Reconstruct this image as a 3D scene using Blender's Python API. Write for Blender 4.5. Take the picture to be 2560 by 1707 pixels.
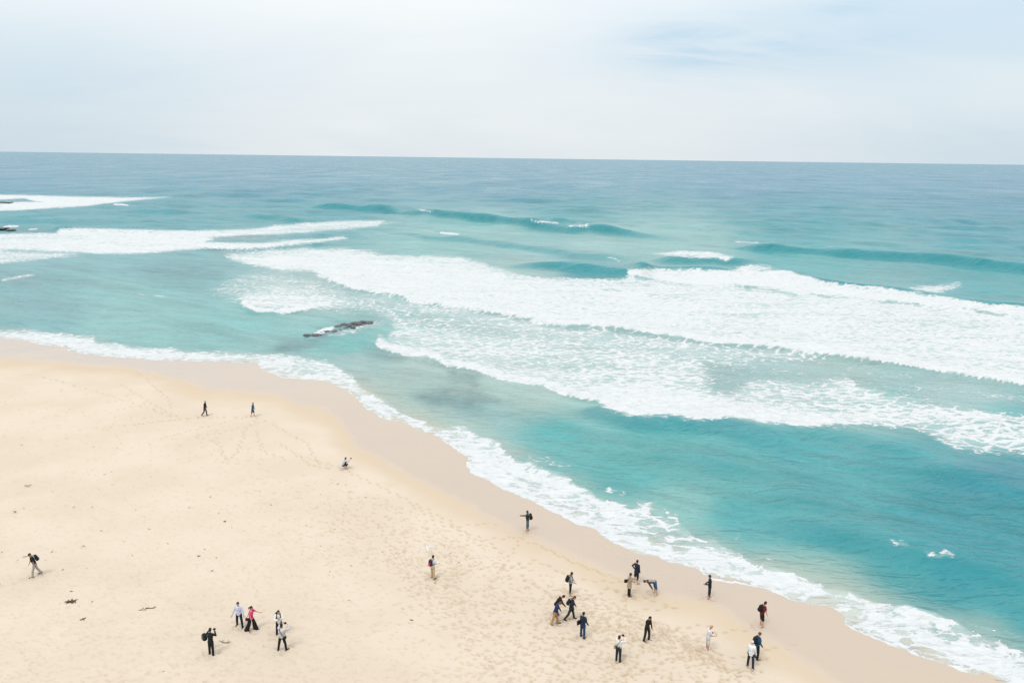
import bpy, bmesh, math, random
import numpy as np
from mathutils import Vector, Matrix

rad = math.radians
for o in list(bpy.data.objects):
    bpy.data.objects.remove(o, do_unlink=True)
scene = bpy.context.scene
COL = scene.collection

# ------------------------------------------------------------------ camera
SW, SH = 2560.0, 1707.0               # photograph size used for measuring
LENS = 28.0
FPX = LENS / 36.0 * SW
CX, CY = SW / 2, SH / 2
CAMH = 28.5
PITCH = math.atan((CY - 395.0) / FPX)
ROLL = rad(0.735)
cam_data = bpy.data.cameras.new('camera')
cam_data.lens = LENS
cam_data.sensor_width = 36.0
cam_data.sensor_fit = 'HORIZONTAL'
cam_data.clip_start = 0.5
cam_data.clip_end = 300000.0
cam = bpy.data.objects.new('camera', cam_data)
COL.objects.link(cam)
MROT = Matrix.Rotation(math.pi / 2 - PITCH, 3, 'X') @ Matrix.Rotation(ROLL, 3, 'Z')
cam.matrix_world = Matrix.Translation((0, 0, CAMH)) @ MROT.to_4x4()
scene.camera = cam
MNP = np.array(MROT)

# ------------------------------------------------------------------ render look
scene.render.engine = 'CYCLES'
scene.view_settings.view_transform = 'Standard'
scene.view_settings.look = 'None'
scene.view_settings.exposure = 0.07
scene.view_settings.gamma = 1.0
scene.view_settings.use_curve_mapping = False
scene.cycles.max_bounces = 5
scene.cycles.diffuse_bounces = 2
scene.cycles.glossy_bounces = 3
scene.cycles.caustics_reflective = False
scene.cycles.caustics_refractive = False

# ------------------------------------------------------------------ node helper
class NT:
    """small helper that wires a node tree"""
    def __init__(self, tree):
        self.t = tree
        self.n = tree.nodes
        self.l = tree.links
    def new(self, kind, **kw):
        nd = self.n.new(kind)
        for k, v in kw.items():
            setattr(nd, k, v)
        return nd
    def put(self, sock, v):
        if v is None:
            return
        if isinstance(v, bpy.types.NodeSocket):
            self.l.new(v, sock)
        else:
            sock.default_value = v
    def math(self, op, a, b=None, c=None, clamp=False):
        nd = self.new('ShaderNodeMath', operation=op, use_clamp=clamp)
        self.put(nd.inputs[0], a); self.put(nd.inputs[1], b); self.put(nd.inputs[2], c)
        return nd.outputs[0]
    def vmath(self, op, a, b=None):
        nd = self.new('ShaderNodeVectorMath', operation=op)
        self.put(nd.inputs[0], a)
        if b is not None:
            self.put(nd.inputs[1], b)
        return nd.outputs[0]
    def smooth(self, x, lo, hi, a=0.0, b=1.0):
        nd = self.new('ShaderNodeMapRange', interpolation_type='SMOOTHSTEP')
        self.put(nd.inputs[0], x); self.put(nd.inputs[1], lo); self.put(nd.inputs[2], hi)
        self.put(nd.inputs[3], a); self.put(nd.inputs[4], b)
        return nd.outputs[0]
    def lin(self, x, lo, hi, a=0.0, b=1.0):
        nd = self.new('ShaderNodeMapRange')
        self.put(nd.inputs[0], x); self.put(nd.inputs[1], lo); self.put(nd.inputs[2], hi)
        self.put(nd.inputs[3], a); self.put(nd.inputs[4], b)
        return nd.outputs[0]
    def noise(self, vec, scale, detail=3.0, rough=0.5, dist=0.0, dim='3D'):
        nd = self.new('ShaderNodeTexNoise', noise_dimensions=dim)
        self.put(nd.inputs['Vector'], vec)
        nd.inputs['Scale'].default_value = scale
        nd.inputs['Detail'].default_value = detail
        nd.inputs['Roughness'].default_value = rough
        nd.inputs['Distortion'].default_value = dist
        return nd.outputs[0]
    def mix(self, f, a, b):
        nd = self.new('ShaderNodeMix', data_type='RGBA')
        self.put(nd.inputs[0], f); self.put(nd.inputs[6], a); self.put(nd.inputs[7], b)
        return nd.outputs[2]
    def attr(self, name, out='Fac'):
        nd = self.new('ShaderNodeAttribute', attribute_name=name)
        return nd.outputs[out]
    def mapping(self, vec, scale=(1, 1, 1), rot=(0, 0, 0)):
        nd = self.new('ShaderNodeMapping')
        self.put(nd.inputs[0], vec)
        nd.inputs['Scale'].default_value = scale
        nd.inputs['Rotation'].default_value = rot
        return nd.outputs[0]

def pix_dir(x, y):
    """world direction of a photograph pixel"""
    d = MNP @ np.array([(x - CX) / FPX, -(y - CY) / FPX, -1.0])
    return d / np.linalg.norm(d)

# ------------------------------------------------------------------ sky
SUN_EL, SUN_AZ = rad(58), rad(215)      # azimuth clockwise from +Y (the look direction)
world = bpy.data.worlds.new('World')
scene.world = world
world.use_nodes = True
w = NT(world.node_tree)
w.n.clear()
tc = w.new('ShaderNodeTexCoord').outputs['Generated']
sky = w.new('ShaderNodeTexSky', sky_type='NISHITA')
sky.sun_disc = False
sky.sun_elevation = SUN_EL
sky.sun_rotation = SUN_AZ
sky.air_density = 1.0
sky.dust_density = 1.5
sky.ozone_density = 1.5
sep = w.new('ShaderNodeSeparateXYZ'); w.put(sep.inputs[0], tc)
zc = w.math('MAXIMUM', sep.outputs[2], 0.0)
den = w.math('ADD', zc, 0.16)
comb = w.new('ShaderNodeCombineXYZ')
w.put(comb.inputs[0], w.math('DIVIDE', sep.outputs[0], den))
w.put(comb.inputs[1], w.math('DIVIDE', sep.outputs[1], den))
pl = comb.outputs[0]
n_big = w.noise(w.mapping(pl, (0.30, 0.34, 1), (0, 0, 0.12)), 1.0, 5.0, 0.55, 0.6)
n_wisp = w.noise(w.mapping(pl, (0.75, 2.0, 1), (0, 0, 0.16)), 1.3, 6.0, 0.62, 1.0)
az = w.math('ARCTAN2', sep.outputs[0], sep.outputs[1])
el = w.math('ARCSINE', sep.outputs[2])
def blob(px, py, sx, sy):
    d = pix_dir(px, py)
    a0, e0 = math.atan2(d[0], d[1]), math.asin(d[2])
    u = w.math('DIVIDE', w.math('SUBTRACT', az, a0), sx)
    v = w.math('DIVIDE', w.math('SUBTRACT', el, e0), sy)
    s = w.math('ADD', w.math('MULTIPLY', u, u), w.math('MULTIPLY', v, v))
    return w.math('EXPONENT', w.math('MULTIPLY', s, -1.0))
gap = w.math('ADD', blob(1725, 112, 0.065, 0.024), w.math('MULTIPLY', blob(1880, 112, 0.13, 0.026), 0.6))
gap = w.math('ADD', gap, w.math('MULTIPLY', blob(2120, 22, 0.045, 0.012), 0.5))
veil = w.math('ADD', blob(2400, 60, 0.36, 0.065), w.math('MULTIPLY', blob(40, 150, 0.30, 0.075), 0.75))
veil = w.math('ADD', veil, w.math('MULTIPLY', blob(2640, 370, 0.30, 0.05), 0.85))
veil = w.math('ADD', veil, w.math('MULTIPLY', blob(-60, 360, 0.24, 0.05), 0.65))
veil = w.math('ADD', veil, w.math('MULTIPLY', w.math('EXPONENT', w.math('MULTIPLY', zc, -28.0)), 0.15))
thin = w.math('ADD', w.lin(n_big, 0.44, 0.76, 0.0, 0.30), w.math('MULTIPLY', veil, 0.58))
thin = w.math('ADD', thin, w.math('MULTIPLY', w.math('MULTIPLY', gap, w.lin(n_wisp, 0.36, 0.62, 0.15, 1.2)), 0.40))
thin = w.math('ADD', thin, w.math('MULTIPLY', w.math('SUBTRACT', n_wisp, 0.5), 0.14))
thin = w.math('MINIMUM', w.math('MAXIMUM', thin, 0.0), 0.92)
# overcast brightens towards the zenith
grad = w.math('ADD', 1.0, w.math('MULTIPLY', w.math('POWER', zc, 1.5), 1.55))
cloud = w.new('ShaderNodeVectorMath', operation='SCALE')
cloud.inputs[0].default_value = (8.10, 8.38, 8.48)
w.put(cloud.inputs['Scale'], grad)
skyb = w.new('ShaderNodeVectorMath', operation='SCALE')
skyb.inputs[0].default_value = (3.6, 6.1, 8.0)
w.put(skyb.inputs['Scale'], grad)
skyc = w.mix(0.25, skyb.outputs[0], sky.outputs[0])
thin_c = w.math('MULTIPLY', thin, 0.8)
col = w.mix(thin_c, cloud.outputs[0], skyc)
bg = w.new('ShaderNodeBackground')
w.put(bg.inputs[0], col)
bg.inputs[1].default_value = 0.1
wo = w.new('ShaderNodeOutputWorld')
w.l.new(bg.outputs[0], wo.inputs[0])

sun_data = bpy.data.lights.new('sun', 'SUN')
sun_data.energy = 1.5
sun_data.angle = rad(11)
sun_data.color = (1.0, 0.96, 0.9)
sun = bpy.data.objects.new('sun', sun_data)
COL.objects.link(sun)
sd_ = Vector((math.sin(SUN_AZ) * math.cos(SUN_EL), math.cos(SUN_AZ) * math.cos(SUN_EL), math.sin(SUN_EL)))
sun.rotation_euler = (-sd_).to_track_quat('-Z', 'Y').to_euler()
sun.location = (0, -20, 80)

# ------------------------------------------------------------------ numpy helpers
def project(X, Y, Z):
    dx, dy, dz = X, Y, Z - CAMH
    xc = MNP[0, 0] * dx + MNP[1, 0] * dy + MNP[2, 0] * dz
    yc = MNP[0, 1] * dx + MNP[1, 1] * dy + MNP[2, 1] * dz
    zz = -(MNP[0, 2] * dx + MNP[1, 2] * dy + MNP[2, 2] * dz)
    zz = np.maximum(zz, 1e-3)
    return CX + FPX * xc / zz, CY - FPX * yc / zz

def ground(x, y, z=0.0):
    d = pix_dir(x, y)
    t = (z - CAMH) / d[2]
    return d[0] * t, d[1] * t

def sstep(x, lo, hi):
    t = np.clip((x - lo) / (hi - lo), 0, 1)
    return t * t * (3 - 2 * t)

_rng = np.random.RandomState(7)
_perm = _rng.permutation(512)
_perm = np.concatenate([_perm, _perm, _perm])
_ga = _rng.rand(512) * 2 * np.pi
_gx, _gy = np.cos(_ga).astype(np.float32), np.sin(_ga).astype(np.float32)
def perlin(x, y):
    xi = np.floor(x).astype(np.int64); yi = np.floor(y).astype(np.int64)
    xf = (x - xi).astype(np.float32); yf = (y - yi).astype(np.float32)
    xi &= 511; yi &= 511
    x1 = (xi + 1) & 511; y1 = (yi + 1) & 511
    def g(a, b, dx, dy):
        h = _perm[_perm[a] + b]
        return _gx[h] * dx + _gy[h] * dy
    u = xf * xf * xf * (xf * (xf * 6 - 15) + 10)
    v = yf * yf * yf * (yf * (yf * 6 - 15) + 10)
    n00 = g(xi, yi, xf, yf); n10 = g(x1, yi, xf - 1, yf)
    n01 = g(xi, y1, xf, yf - 1); n11 = g(x1, y1, xf - 1, yf - 1)
    return ((n00 * (1 - u) + n10 * u) * (1 - v) + (n01 * (1 - u) + n11 * u) * v) * 1.5
def fbm(x, y, oct=3):
    s = 0; a = 1.0; t = 0
    for k in range(oct):
        s = s + a * perlin(x * 2 ** k + 17.3 * k, y * 2 ** k + 9.1 * k); t += a; a *= 0.5
    return s / t

def seg_dist(px, py, line):
    """distance to a polyline, side sign (+ on the right of travel seen in y-up), arc parameter 0..1"""
    best = np.full(px.shape, 1e12, np.float32)
    side = np.zeros(px.shape, np.float32)
    par = np.zeros(px.shape, np.float32)
    line = np.asarray(line, float)
    L = np.hypot(*(line[1:] - line[:-1]).T); cum = np.concatenate([[0], np.cumsum(L)])
    for i in range(len(line) - 1):
        ax, ay = line[i]; bx, by = line[i + 1]
        dx, dy = bx - ax, by - ay
        l2 = dx * dx + dy * dy + 1e-12
        t = np.clip(((px - ax) * dx + (py - ay) * dy) / l2, 0, 1)
        ex = px - (ax + t * dx); ey = py - (ay + t * dy)
        d = ex * ex + ey * ey
        m = d < best
        best = np.where(m, d, best)
        side = np.where(m, np.sign(dx * ey - dy * ex), side)
        par = np.where(m, (cum[i] + t * L[i]) / cum[-1], par)
    return np.sqrt(best), side, par

def inside(px, py, poly):
    c = np.zeros(px.shape, bool)
    n = len(poly)
    for i in range(n):
        x1, y1 = poly[i]; x2, y2 = poly[(i + 1) % n]
        if y1 == y2:
            continue
        c ^= ((y1 > py) != (y2 > py)) & (px < (x2 - x1) * (py - y1) / (y2 - y1) + x1)
    return c

# ------------------------------------------------------------------ the sheet the sea and the beach are laid on
HZ = 395.0
def row_dist(y):
    a = PITCH + math.atan((y - CY) / FPX)
    return CAMH / math.tan(a)
ys = [HZ + 0.95]
while ys[-1] < 1800:
    y = ys[-1]
    if y < 420: s = 0.7
    elif y < 470: s = 1.1
    elif y < 660: s = 0.75
    elif y < 860: s = 1.25
    else: s = 2.3
    ys.append(y + s)
for k in range(22):
    ys.append(ys[-1] + 14 * 1.22 ** k)
ys = [y for y in ys if PITCH + math.atan((y - CY) / FPX) < rad(86)]
rowY = np.array([row_dist(y) for y in ys])
xs = list(np.arange(-240, 2801, 3.1))
ext = [60 * 1.28 ** k for k in range(16)]
e = np.cumsum(ext)
colx = np.concatenate([(-240 - e)[::-1], xs, 2800 + e])
NR, NC = len(rowY), len(colx)
zcam = rowY * math.cos(PITCH) + CAMH * math.sin(PITCH)
GX = ((colx[None, :] - CX) / FPX) * zcam[:, None]
GY = np.repeat(rowY[:, None], NC, axis=1)
X = GX.ravel(); Y = GY.ravel()
PX, PY = project(X, Y, np.zeros_like(X))
DIST = np.sqrt(X * X + Y * Y + CAMH ** 2)
PPM = FPX / DIST                        # pixels per metre across the view

# ------------------------------------------------------------------ shoreline
WATERLINE = [(-900, 800), (-300, 822), (0, 845), (56, 851), (104, 862), (163, 868), (178, 881), (237, 890), (333, 896), (385, 901),
    (500, 903), (555, 905), (644, 909), (652, 922), (703, 944), (777, 950), (825, 955), (860, 972), (898, 1000), (905, 1014),
    (953, 1044), (1005, 1055), (1042, 1074), (1094, 1090), (1116, 1109), (1146, 1129), (1172, 1144), (1166, 1162), (1179, 1183),
    (1220, 1201), (1257, 1222), (1305, 1240), (1342, 1259), (1386, 1281), (1442, 1310), (1490, 1325), (1520, 1347), (1553, 1366),
    (1586, 1379), (1639, 1390), (1673, 1405), (1711, 1413), (1744, 1421), (1755, 1434), (1763, 1442), (1788, 1450), (1840, 1456),
    (1880, 1466), (1916, 1475), (1992, 1502), (2030, 1512), (2068, 1518), (2106, 1535), (2113, 1560), (2155, 1584), (2210, 1606),
    (2264, 1622), (2320, 1646), (2390, 1671), (2440, 1684), (2470, 1676), (2503, 1707), (2600, 1745), (2900, 1860), (4000, 2300)]
WETLINE = [(-900, 880), (0, 895), (141, 904), (326, 917), (407, 937), (481, 959), (533, 974), (629, 978), (688, 987), (740, 1007), (814, 1026),
    (850, 1052), (861, 1081), (898, 1118), (961, 1152), (1035, 1192), (1109, 1229), (1183, 1263), (1239, 1296), (1294, 1329),
    (1387, 1370), (1460, 1400), (1545, 1437), (1638, 1480), (1774, 1497), (1850, 1546), (1916, 1590), (2014, 1654), (2090, 1700), (2300, 1830), (3000, 2300)]
wl_w = np.array([ground(*p) for p in WATERLINE])
wl_poly = np.vstack([wl_w, [[60, -40], [-400, -40], [-4000, wl_w[0][1]]]])
d_, s_, p_ = seg_dist(X, Y, wl_w)
ins = inside(X, Y, wl_poly)             # on the beach
SD = np.where(ins, -d_, d_).astype(np.float64)
edge_n = 0.22 * perlin(X / 2.3, Y / 2.3) + 0.12 * perlin(X / 0.8 + 3, Y / 0.8) + 0.05 * perlin(X / 0.3, Y / 0.3)
SD = SD + edge_n * sstep(DIST, 400, 60)

def beach_z(sd):
    b = np.maximum(-sd, 0)
    up = 2.3 * (1 - np.exp(-b / 46.0))
    dn = -np.minimum(np.maximum(sd, 0) * 0.045, 4.0)
    return up + dn
ZB = beach_z(SD)

def beach_height(x, y):
    d, s, p = seg_dist(np.array([x]), np.array([y]), wl_w)
    i = inside(np.array([x]), np.array([y]), wl_poly)[0]
    return float(beach_z(np.array([-d[0] if i else d[0]]))[0])

def on_beach(px, py):
    z = 0.0
    for k in range(6):
        x, y = ground(px, py, z)
        z = beach_height(x, y)
    return x, y, z

E_TOP = [(1568, 672), (1640, 671), (1700, 672), (1841, 674), (1959, 676), (2033, 694), (2107, 711), (2181, 716), (2255, 724), (2347, 738), (2403, 748), (2477, 759), (2560, 763), (2850, 790)]
E_BOT = [(1572, 687), (1700, 711), (1774, 716), (1848, 714), (1922, 720), (1996, 735), (2107, 742), (2181, 750), (2292, 759), (2403, 768), (2477, 781), (2560, 794), (2850, 830)]
C_FRONT = [(605, 655), (703, 675), (781, 677), (795, 690), (860, 713), (887, 724), (979, 733), (1028, 748), (1131, 764), (1201, 772), (1275, 787), (1338, 798),
    (1375, 809), (1427, 814), (1516, 814), (1616, 831), (1700, 842), (1792, 859), (1848, 862), (1922, 864), (2033, 881), (2100, 886), (2200, 901),
    (2273, 912), (2366, 930), (2477, 946), (2560, 961), (2850, 1000)]
H_FRONT = [(931, 857), (968, 876), (1028, 889), (1072, 891), (1087, 898), (1116, 915), (1176, 922), (1205, 931), (1253, 948), (1294, 953), (1360, 965), (1412, 985),
    (1500, 1003), (1508, 1012), (1523, 1024), (1575, 1035), (1594, 1039), (1627, 1035), (1710, 1037), (1811, 1041), (1903, 1050), (1959, 1057), (2033, 1061),
    (2107, 1061), (2218, 1065), (2292, 1078), (2344, 1092), (2384, 1118), (2440, 1126), (2514, 1129), (2560, 1137), (2850, 1180)]
I_FRONT = [(600, 758), (612, 765), (644, 781), (721, 781), (777, 770), (830, 764)]
# ------------------------------------------------------------------ sea surface heights
A1, B1 = ground(1940, 1281), ground(2560, 1433)
crest_dir = math.atan2(B1[1] - A1[1], B1[0] - A1[0])
ZS = np.zeros(len(X))
sea_m = SD > -3
cell = np.maximum(DIST * DIST / (CAMH * FPX) * 0.9, 0.05)     # depth step of the sheet at each point
rs = np.random.RandomState(3)
for k in range(40):
    lam = 1.4 * 1.22 ** k if k < 16 else 8.0 * 1.09 ** (k - 16)
    th = crest_dir + math.pi / 2 + rs.normal(0, 0.32 if lam < 7.9 else 0.42)
    kx, ky = math.cos(th) * 2 * math.pi / lam, math.sin(th) * 2 * math.pi / lam
    amp = lam * (0.0120 if lam < 6 else 0.0060)
    vis = sstep(lam / cell, 2.5, 5.0)
    if not vis.any():
        continue
    env = 0.55 + 0.9 * perlin(X / (lam * 5) + k * 7, Y / (lam * 5))
    ph = X * kx + Y * ky + rs.rand() * 6.28 + 1.6 * perlin(X / (lam * 3) + 40 + k, Y / (lam * 3))
    if k >= 16:
        vis = vis * (0.35 + 0.65 * sstep(DIST, 180, 420)) * (1 - sstep(lam / cell, 14, 26) * 0.8)
        amp = lam * 0.0105
    ZS += vis * amp * env * (np.sin(ph) + 0.22 * np.sin(2 * ph + 0.6))
depth_k = sstep(SD, 1.0, 16.0)
ZS *= depth_k
ZCHOP = ZS.copy()

FACE_DARK = np.zeros(len(X))  # how strongly each swell crest and face is painted darker
def wave(line, A, Lf, Lb, tl=0.15, tr=0.15, tint=1.0):
    """a swell whose crest follows the line (left to right); steep side towards the beach"""
    wl = np.array([ground(px, py, A * 0.85) for px, py in line])
    pad = Lb * 2.2
    idx = np.nonzero((X > wl[:, 0].min() - pad) & (X < wl[:, 0].max() + pad) & (Y > wl[:, 1].min() - pad) & (Y < wl[:, 1].max() + pad))[0]
    d, s, t = seg_dist(X[idx], Y[idx], wl)
    d = d + 0.5 * perlin(X[idx] / 9, Y[idx] / 9) * np.minimum(d, 2)
    f = -s                                   # + towards the viewer
    prof = np.where(f > 0, 1 - sstep(d, 0, Lf), np.exp(-(d / Lb) ** 2))
    am = sstep(t, 0, tl) * sstep(1 - t, 0, tr)
    am = am * (0.92 + 0.22 * perlin(X[idx] / 24, Y[idx] / 24))
    FACE_DARK[idx] = np.maximum(FACE_DARK[idx], np.where(f > 0, 1 - sstep(d, Lf * 0.5, Lf * 1.3), np.exp(-(d / (Lb * 0.13)) ** 2)) * am * tint * min(1.0, A / 1.6 + 0.12 * (Lf < 4)))
    ZS[idx] += A * prof * am
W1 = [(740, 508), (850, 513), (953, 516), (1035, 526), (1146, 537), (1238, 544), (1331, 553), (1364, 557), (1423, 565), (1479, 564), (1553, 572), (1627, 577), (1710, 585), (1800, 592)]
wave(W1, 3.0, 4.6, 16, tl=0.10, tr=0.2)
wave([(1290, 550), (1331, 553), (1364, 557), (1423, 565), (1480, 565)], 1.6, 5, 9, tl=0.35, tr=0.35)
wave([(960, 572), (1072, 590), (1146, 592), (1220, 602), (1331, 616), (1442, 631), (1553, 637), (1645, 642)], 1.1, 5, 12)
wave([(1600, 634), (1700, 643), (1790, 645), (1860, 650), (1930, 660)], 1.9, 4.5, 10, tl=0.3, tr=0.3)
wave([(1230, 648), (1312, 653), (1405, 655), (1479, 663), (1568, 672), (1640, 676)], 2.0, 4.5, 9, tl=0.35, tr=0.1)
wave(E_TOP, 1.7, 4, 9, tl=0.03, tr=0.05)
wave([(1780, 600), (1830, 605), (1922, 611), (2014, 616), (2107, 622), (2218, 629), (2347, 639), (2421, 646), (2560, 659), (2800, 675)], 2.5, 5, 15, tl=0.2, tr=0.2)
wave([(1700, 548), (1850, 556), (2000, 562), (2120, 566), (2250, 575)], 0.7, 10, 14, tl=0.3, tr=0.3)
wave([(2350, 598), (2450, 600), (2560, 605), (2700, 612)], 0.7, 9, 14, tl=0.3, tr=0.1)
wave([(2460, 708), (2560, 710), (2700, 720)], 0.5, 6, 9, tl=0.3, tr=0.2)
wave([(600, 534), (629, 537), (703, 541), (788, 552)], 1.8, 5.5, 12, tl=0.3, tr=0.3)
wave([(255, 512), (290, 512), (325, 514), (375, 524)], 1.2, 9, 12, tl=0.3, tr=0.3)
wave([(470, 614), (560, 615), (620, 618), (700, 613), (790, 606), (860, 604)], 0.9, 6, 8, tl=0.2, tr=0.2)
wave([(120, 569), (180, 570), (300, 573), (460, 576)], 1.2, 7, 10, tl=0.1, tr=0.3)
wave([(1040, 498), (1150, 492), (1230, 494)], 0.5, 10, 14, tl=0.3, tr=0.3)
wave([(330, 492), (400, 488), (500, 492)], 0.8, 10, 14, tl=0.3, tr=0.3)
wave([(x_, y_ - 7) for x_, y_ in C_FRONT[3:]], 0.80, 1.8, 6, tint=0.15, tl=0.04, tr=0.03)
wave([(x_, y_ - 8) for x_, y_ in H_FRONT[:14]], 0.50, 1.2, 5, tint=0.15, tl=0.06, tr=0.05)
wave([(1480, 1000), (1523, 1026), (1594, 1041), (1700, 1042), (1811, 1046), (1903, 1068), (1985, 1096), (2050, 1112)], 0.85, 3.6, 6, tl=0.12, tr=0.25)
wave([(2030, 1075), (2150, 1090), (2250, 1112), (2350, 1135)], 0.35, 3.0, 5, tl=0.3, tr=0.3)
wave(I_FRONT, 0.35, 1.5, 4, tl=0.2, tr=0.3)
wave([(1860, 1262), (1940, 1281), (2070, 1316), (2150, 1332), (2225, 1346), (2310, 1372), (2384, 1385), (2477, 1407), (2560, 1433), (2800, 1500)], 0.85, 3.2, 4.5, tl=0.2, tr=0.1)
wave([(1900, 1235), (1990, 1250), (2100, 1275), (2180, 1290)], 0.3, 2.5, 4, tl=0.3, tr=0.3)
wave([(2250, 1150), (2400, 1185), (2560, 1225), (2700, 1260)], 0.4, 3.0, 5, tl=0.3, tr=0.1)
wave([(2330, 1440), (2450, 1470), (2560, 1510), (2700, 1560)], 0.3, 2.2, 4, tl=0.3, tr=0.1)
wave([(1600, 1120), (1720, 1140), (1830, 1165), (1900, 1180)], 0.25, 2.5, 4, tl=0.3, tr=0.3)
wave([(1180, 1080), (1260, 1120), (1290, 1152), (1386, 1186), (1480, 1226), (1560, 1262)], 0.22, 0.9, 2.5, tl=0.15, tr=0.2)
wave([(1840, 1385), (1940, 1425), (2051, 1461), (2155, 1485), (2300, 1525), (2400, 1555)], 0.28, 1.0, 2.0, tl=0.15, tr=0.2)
PX, PY = project(X, Y, np.where(SD > 0, ZS, 0.0))   # where each point of the swell shows

# ------------------------------------------------------------------ foam cover of the sea
foam = np.zeros(len(X))
JIT = (fbm(X / 7.0, Y / 9.0, 4)) * PPM * 0.9          # ragged edges, in pixels
JIT = np.clip(JIT, -22, 22) + np.clip(fbm(X / 1.4 + 5, Y / 1.8, 3) * PPM * 0.35, -8, 8)
inview = (PX > -260) & (PX < 2830) & (PY > 430) & (PY < 1830)
def region(poly, feather, jit=1.0):
    poly = np.array(poly, float)
    pad = feather + 30
    m = inview & (PX > poly[:, 0].min() - pad) & (PX < poly[:, 0].max() + pad) & (PY > poly[:, 1].min() - pad) & (PY < poly[:, 1].max() + pad)
    idx = np.nonzero(m)[0]
    px, py = PX[idx], PY[idx]
    closed = np.vstack([poly, poly[:1]])
    d, _, _ = seg_dist(px, py, closed)
    s = np.where(inside(px, py, poly), d, -d) + JIT[idx] * jit
    return idx, sstep(s, -feather * 1.3, feather * 2.0)
def put(poly, val, feather, jit=1.0, mode='set'):
    idx, m = region(poly, feather, jit)
    if mode == 'set':
        foam[idx] = foam[idx] * (1 - m) + val * m
    else:
        foam[idx] = np.maximum(foam[idx], val * m)
def stroke(line, width, val, feather=3.0, jit=0.5, up=None):
    """white band along a line; up = pixels it reaches above the line instead of both sides"""
    line = np.array(line, float)
    pad = max(width, up or 0) + feather + 25
    m = inview & (PX > line[:, 0].min() - pad) & (PX < line[:, 0].max() + pad) & (PY > line[:, 1].min() - pad) & (PY < line[:, 1].max() + pad)
    idx = np.nonzero(m)[0]
    d, s, t = seg_dist(PX[idx], PY[idx], line)
    taper = np.clip(np.minimum(t, 1 - t) * 12, 0, 1)
    if up is None:
        k = sstep(width * taper - d + JIT[idx] * jit, -feather * 1.2, feather * 2.0)
    else:
        ss = -s * d                                     # above the line (line runs left to right, y down)
        k = sstep(ss + JIT[idx] * jit, -feather, feather) * (1 - sstep(ss, up * 0.4, up * 1.6)) * sstep(t, 0.0, 0.02) * sstep(1 - t, 0.0, 0.02)
    foam[idx] = np.maximum(foam[idx], val * k)

# lace spread over the inner surf, below the middle front
put([(900, 742), (1028, 752), (1200, 776), (1375, 812), (1616, 835), (1792, 861), (1922, 866), (2033, 884), (2080, 905), (2150, 955), (2240, 985), (2330, 1000),
     (2560, 1035), (2850, 1070)] + H_FRONT[::-1] + [(960, 850), (985, 820), (960, 790), (900, 770)], 0.55, 9)
put([(1200, 800), (1375, 830), (1616, 850), (1792, 870), (1960, 878), (2060, 900), (2000, 930), (1900, 948), (1800, 935), (1720, 905), (1600, 880), (1400, 860), (1230, 830)], 0.40, 16)
put([(985, 745), (1200, 790), (1330, 830), (1250, 850), (1100, 830), (960, 800), (900, 765)], 0.34, 16)
put([(1760, 905), (2090, 890), (2330, 935), (2850, 1010), (2850, 1055), (2400, 1015), (2220, 985), (2120, 945), (2060, 955), (1900, 960), (1830, 990), (1780, 985)], 0.10, 12)
put([(1460, 985), (1530, 960), (1640, 955), (1760, 985), (1880, 1005), (2050, 1030), (2160, 1045), (2218, 1060), (2107, 1061), (1959, 1057), (1811, 1041), (1700, 1040), (1594, 1039), (1523, 1024)], 0.86, 10)
put([(1505, 1003), (1600, 985), (1760, 1000), (1900, 1025), (1980, 1050), (1811, 1041), (1627, 1035), (1594, 1039), (1523, 1024)], 1.0, 6)
put([(2150, 1000), (2330, 1020), (2560, 1060), (2850, 1090), (2850, 1180), (2560, 1130), (2440, 1118), (2384, 1112), (2300, 1075), (2200, 1060), (2060, 1058)], 0.58, 9)
stroke(H_FRONT[:15], 10, 1.0, 3, 0.4, up=22)
stroke(H_FRONT[12:24], 10, 0.95, 3, 0.5, up=26)
# middle white water
put([(560, 640), (629, 636), (703, 629), (860, 626), (905, 638), (998, 641), (1146, 645), (1220, 664), (1312, 692), (1553, 701), (1572, 688), (1700, 711), (1850, 716),
     (1996, 735), (2107, 742), (2292, 759), (2403, 768), (2560, 794), (2850, 830)] + C_FRONT[::-1], 0.70, 5)
put([(590, 645), (703, 632), (860, 628), (1000, 648), (1146, 660), (1250, 690), (1340, 712), (1560, 730), (1700, 760), (1820, 800), (1700, 838), (1616, 829), (1516, 813), (1427, 813),
     (1375, 808), (1275, 786), (1131, 763), (1028, 747), (979, 732), (887, 723), (860, 712), (795, 689), (781, 677), (703, 674), (610, 655)], 0.84, 9)
put([(1150, 700), (1330, 735), (1560, 745), (1650, 775), (1500, 790), (1300, 770), (1150, 735)], 0.78, 20)
stroke(C_FRONT[3:], 12, 1.0, 2.5, 0.35, up=20)
put([(1000, 700), (1150, 720), (1300, 760), (1420, 795), (1375, 808), (1275, 786), (1131, 763), (1028, 747), (979, 732)], 0.93, 10)
put([(560, 632), (703, 622), (860, 620), (1000, 636), (1150, 641), (1230, 664), (1312, 690), (1300, 700), (1210, 678), (1140, 656), (990, 652), (860, 638), (703, 640), (590, 650)], 0.60, 7)
put([(1320, 690), (1560, 702), (1700, 712), (1700, 722), (1500, 716), (1320, 706)], 0.62, 6)
# breaking wave on the right
put(E_TOP + E_BOT[::-1], 1.0, 4, 0.6)
put([(2270, 716), (2400, 708), (2410, 716), (2340, 735), (2280, 728)], 0.55, 5)
put([(1830, 665), (1900, 662), (1960, 676), (1860, 680)], 0.7, 4)
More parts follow.
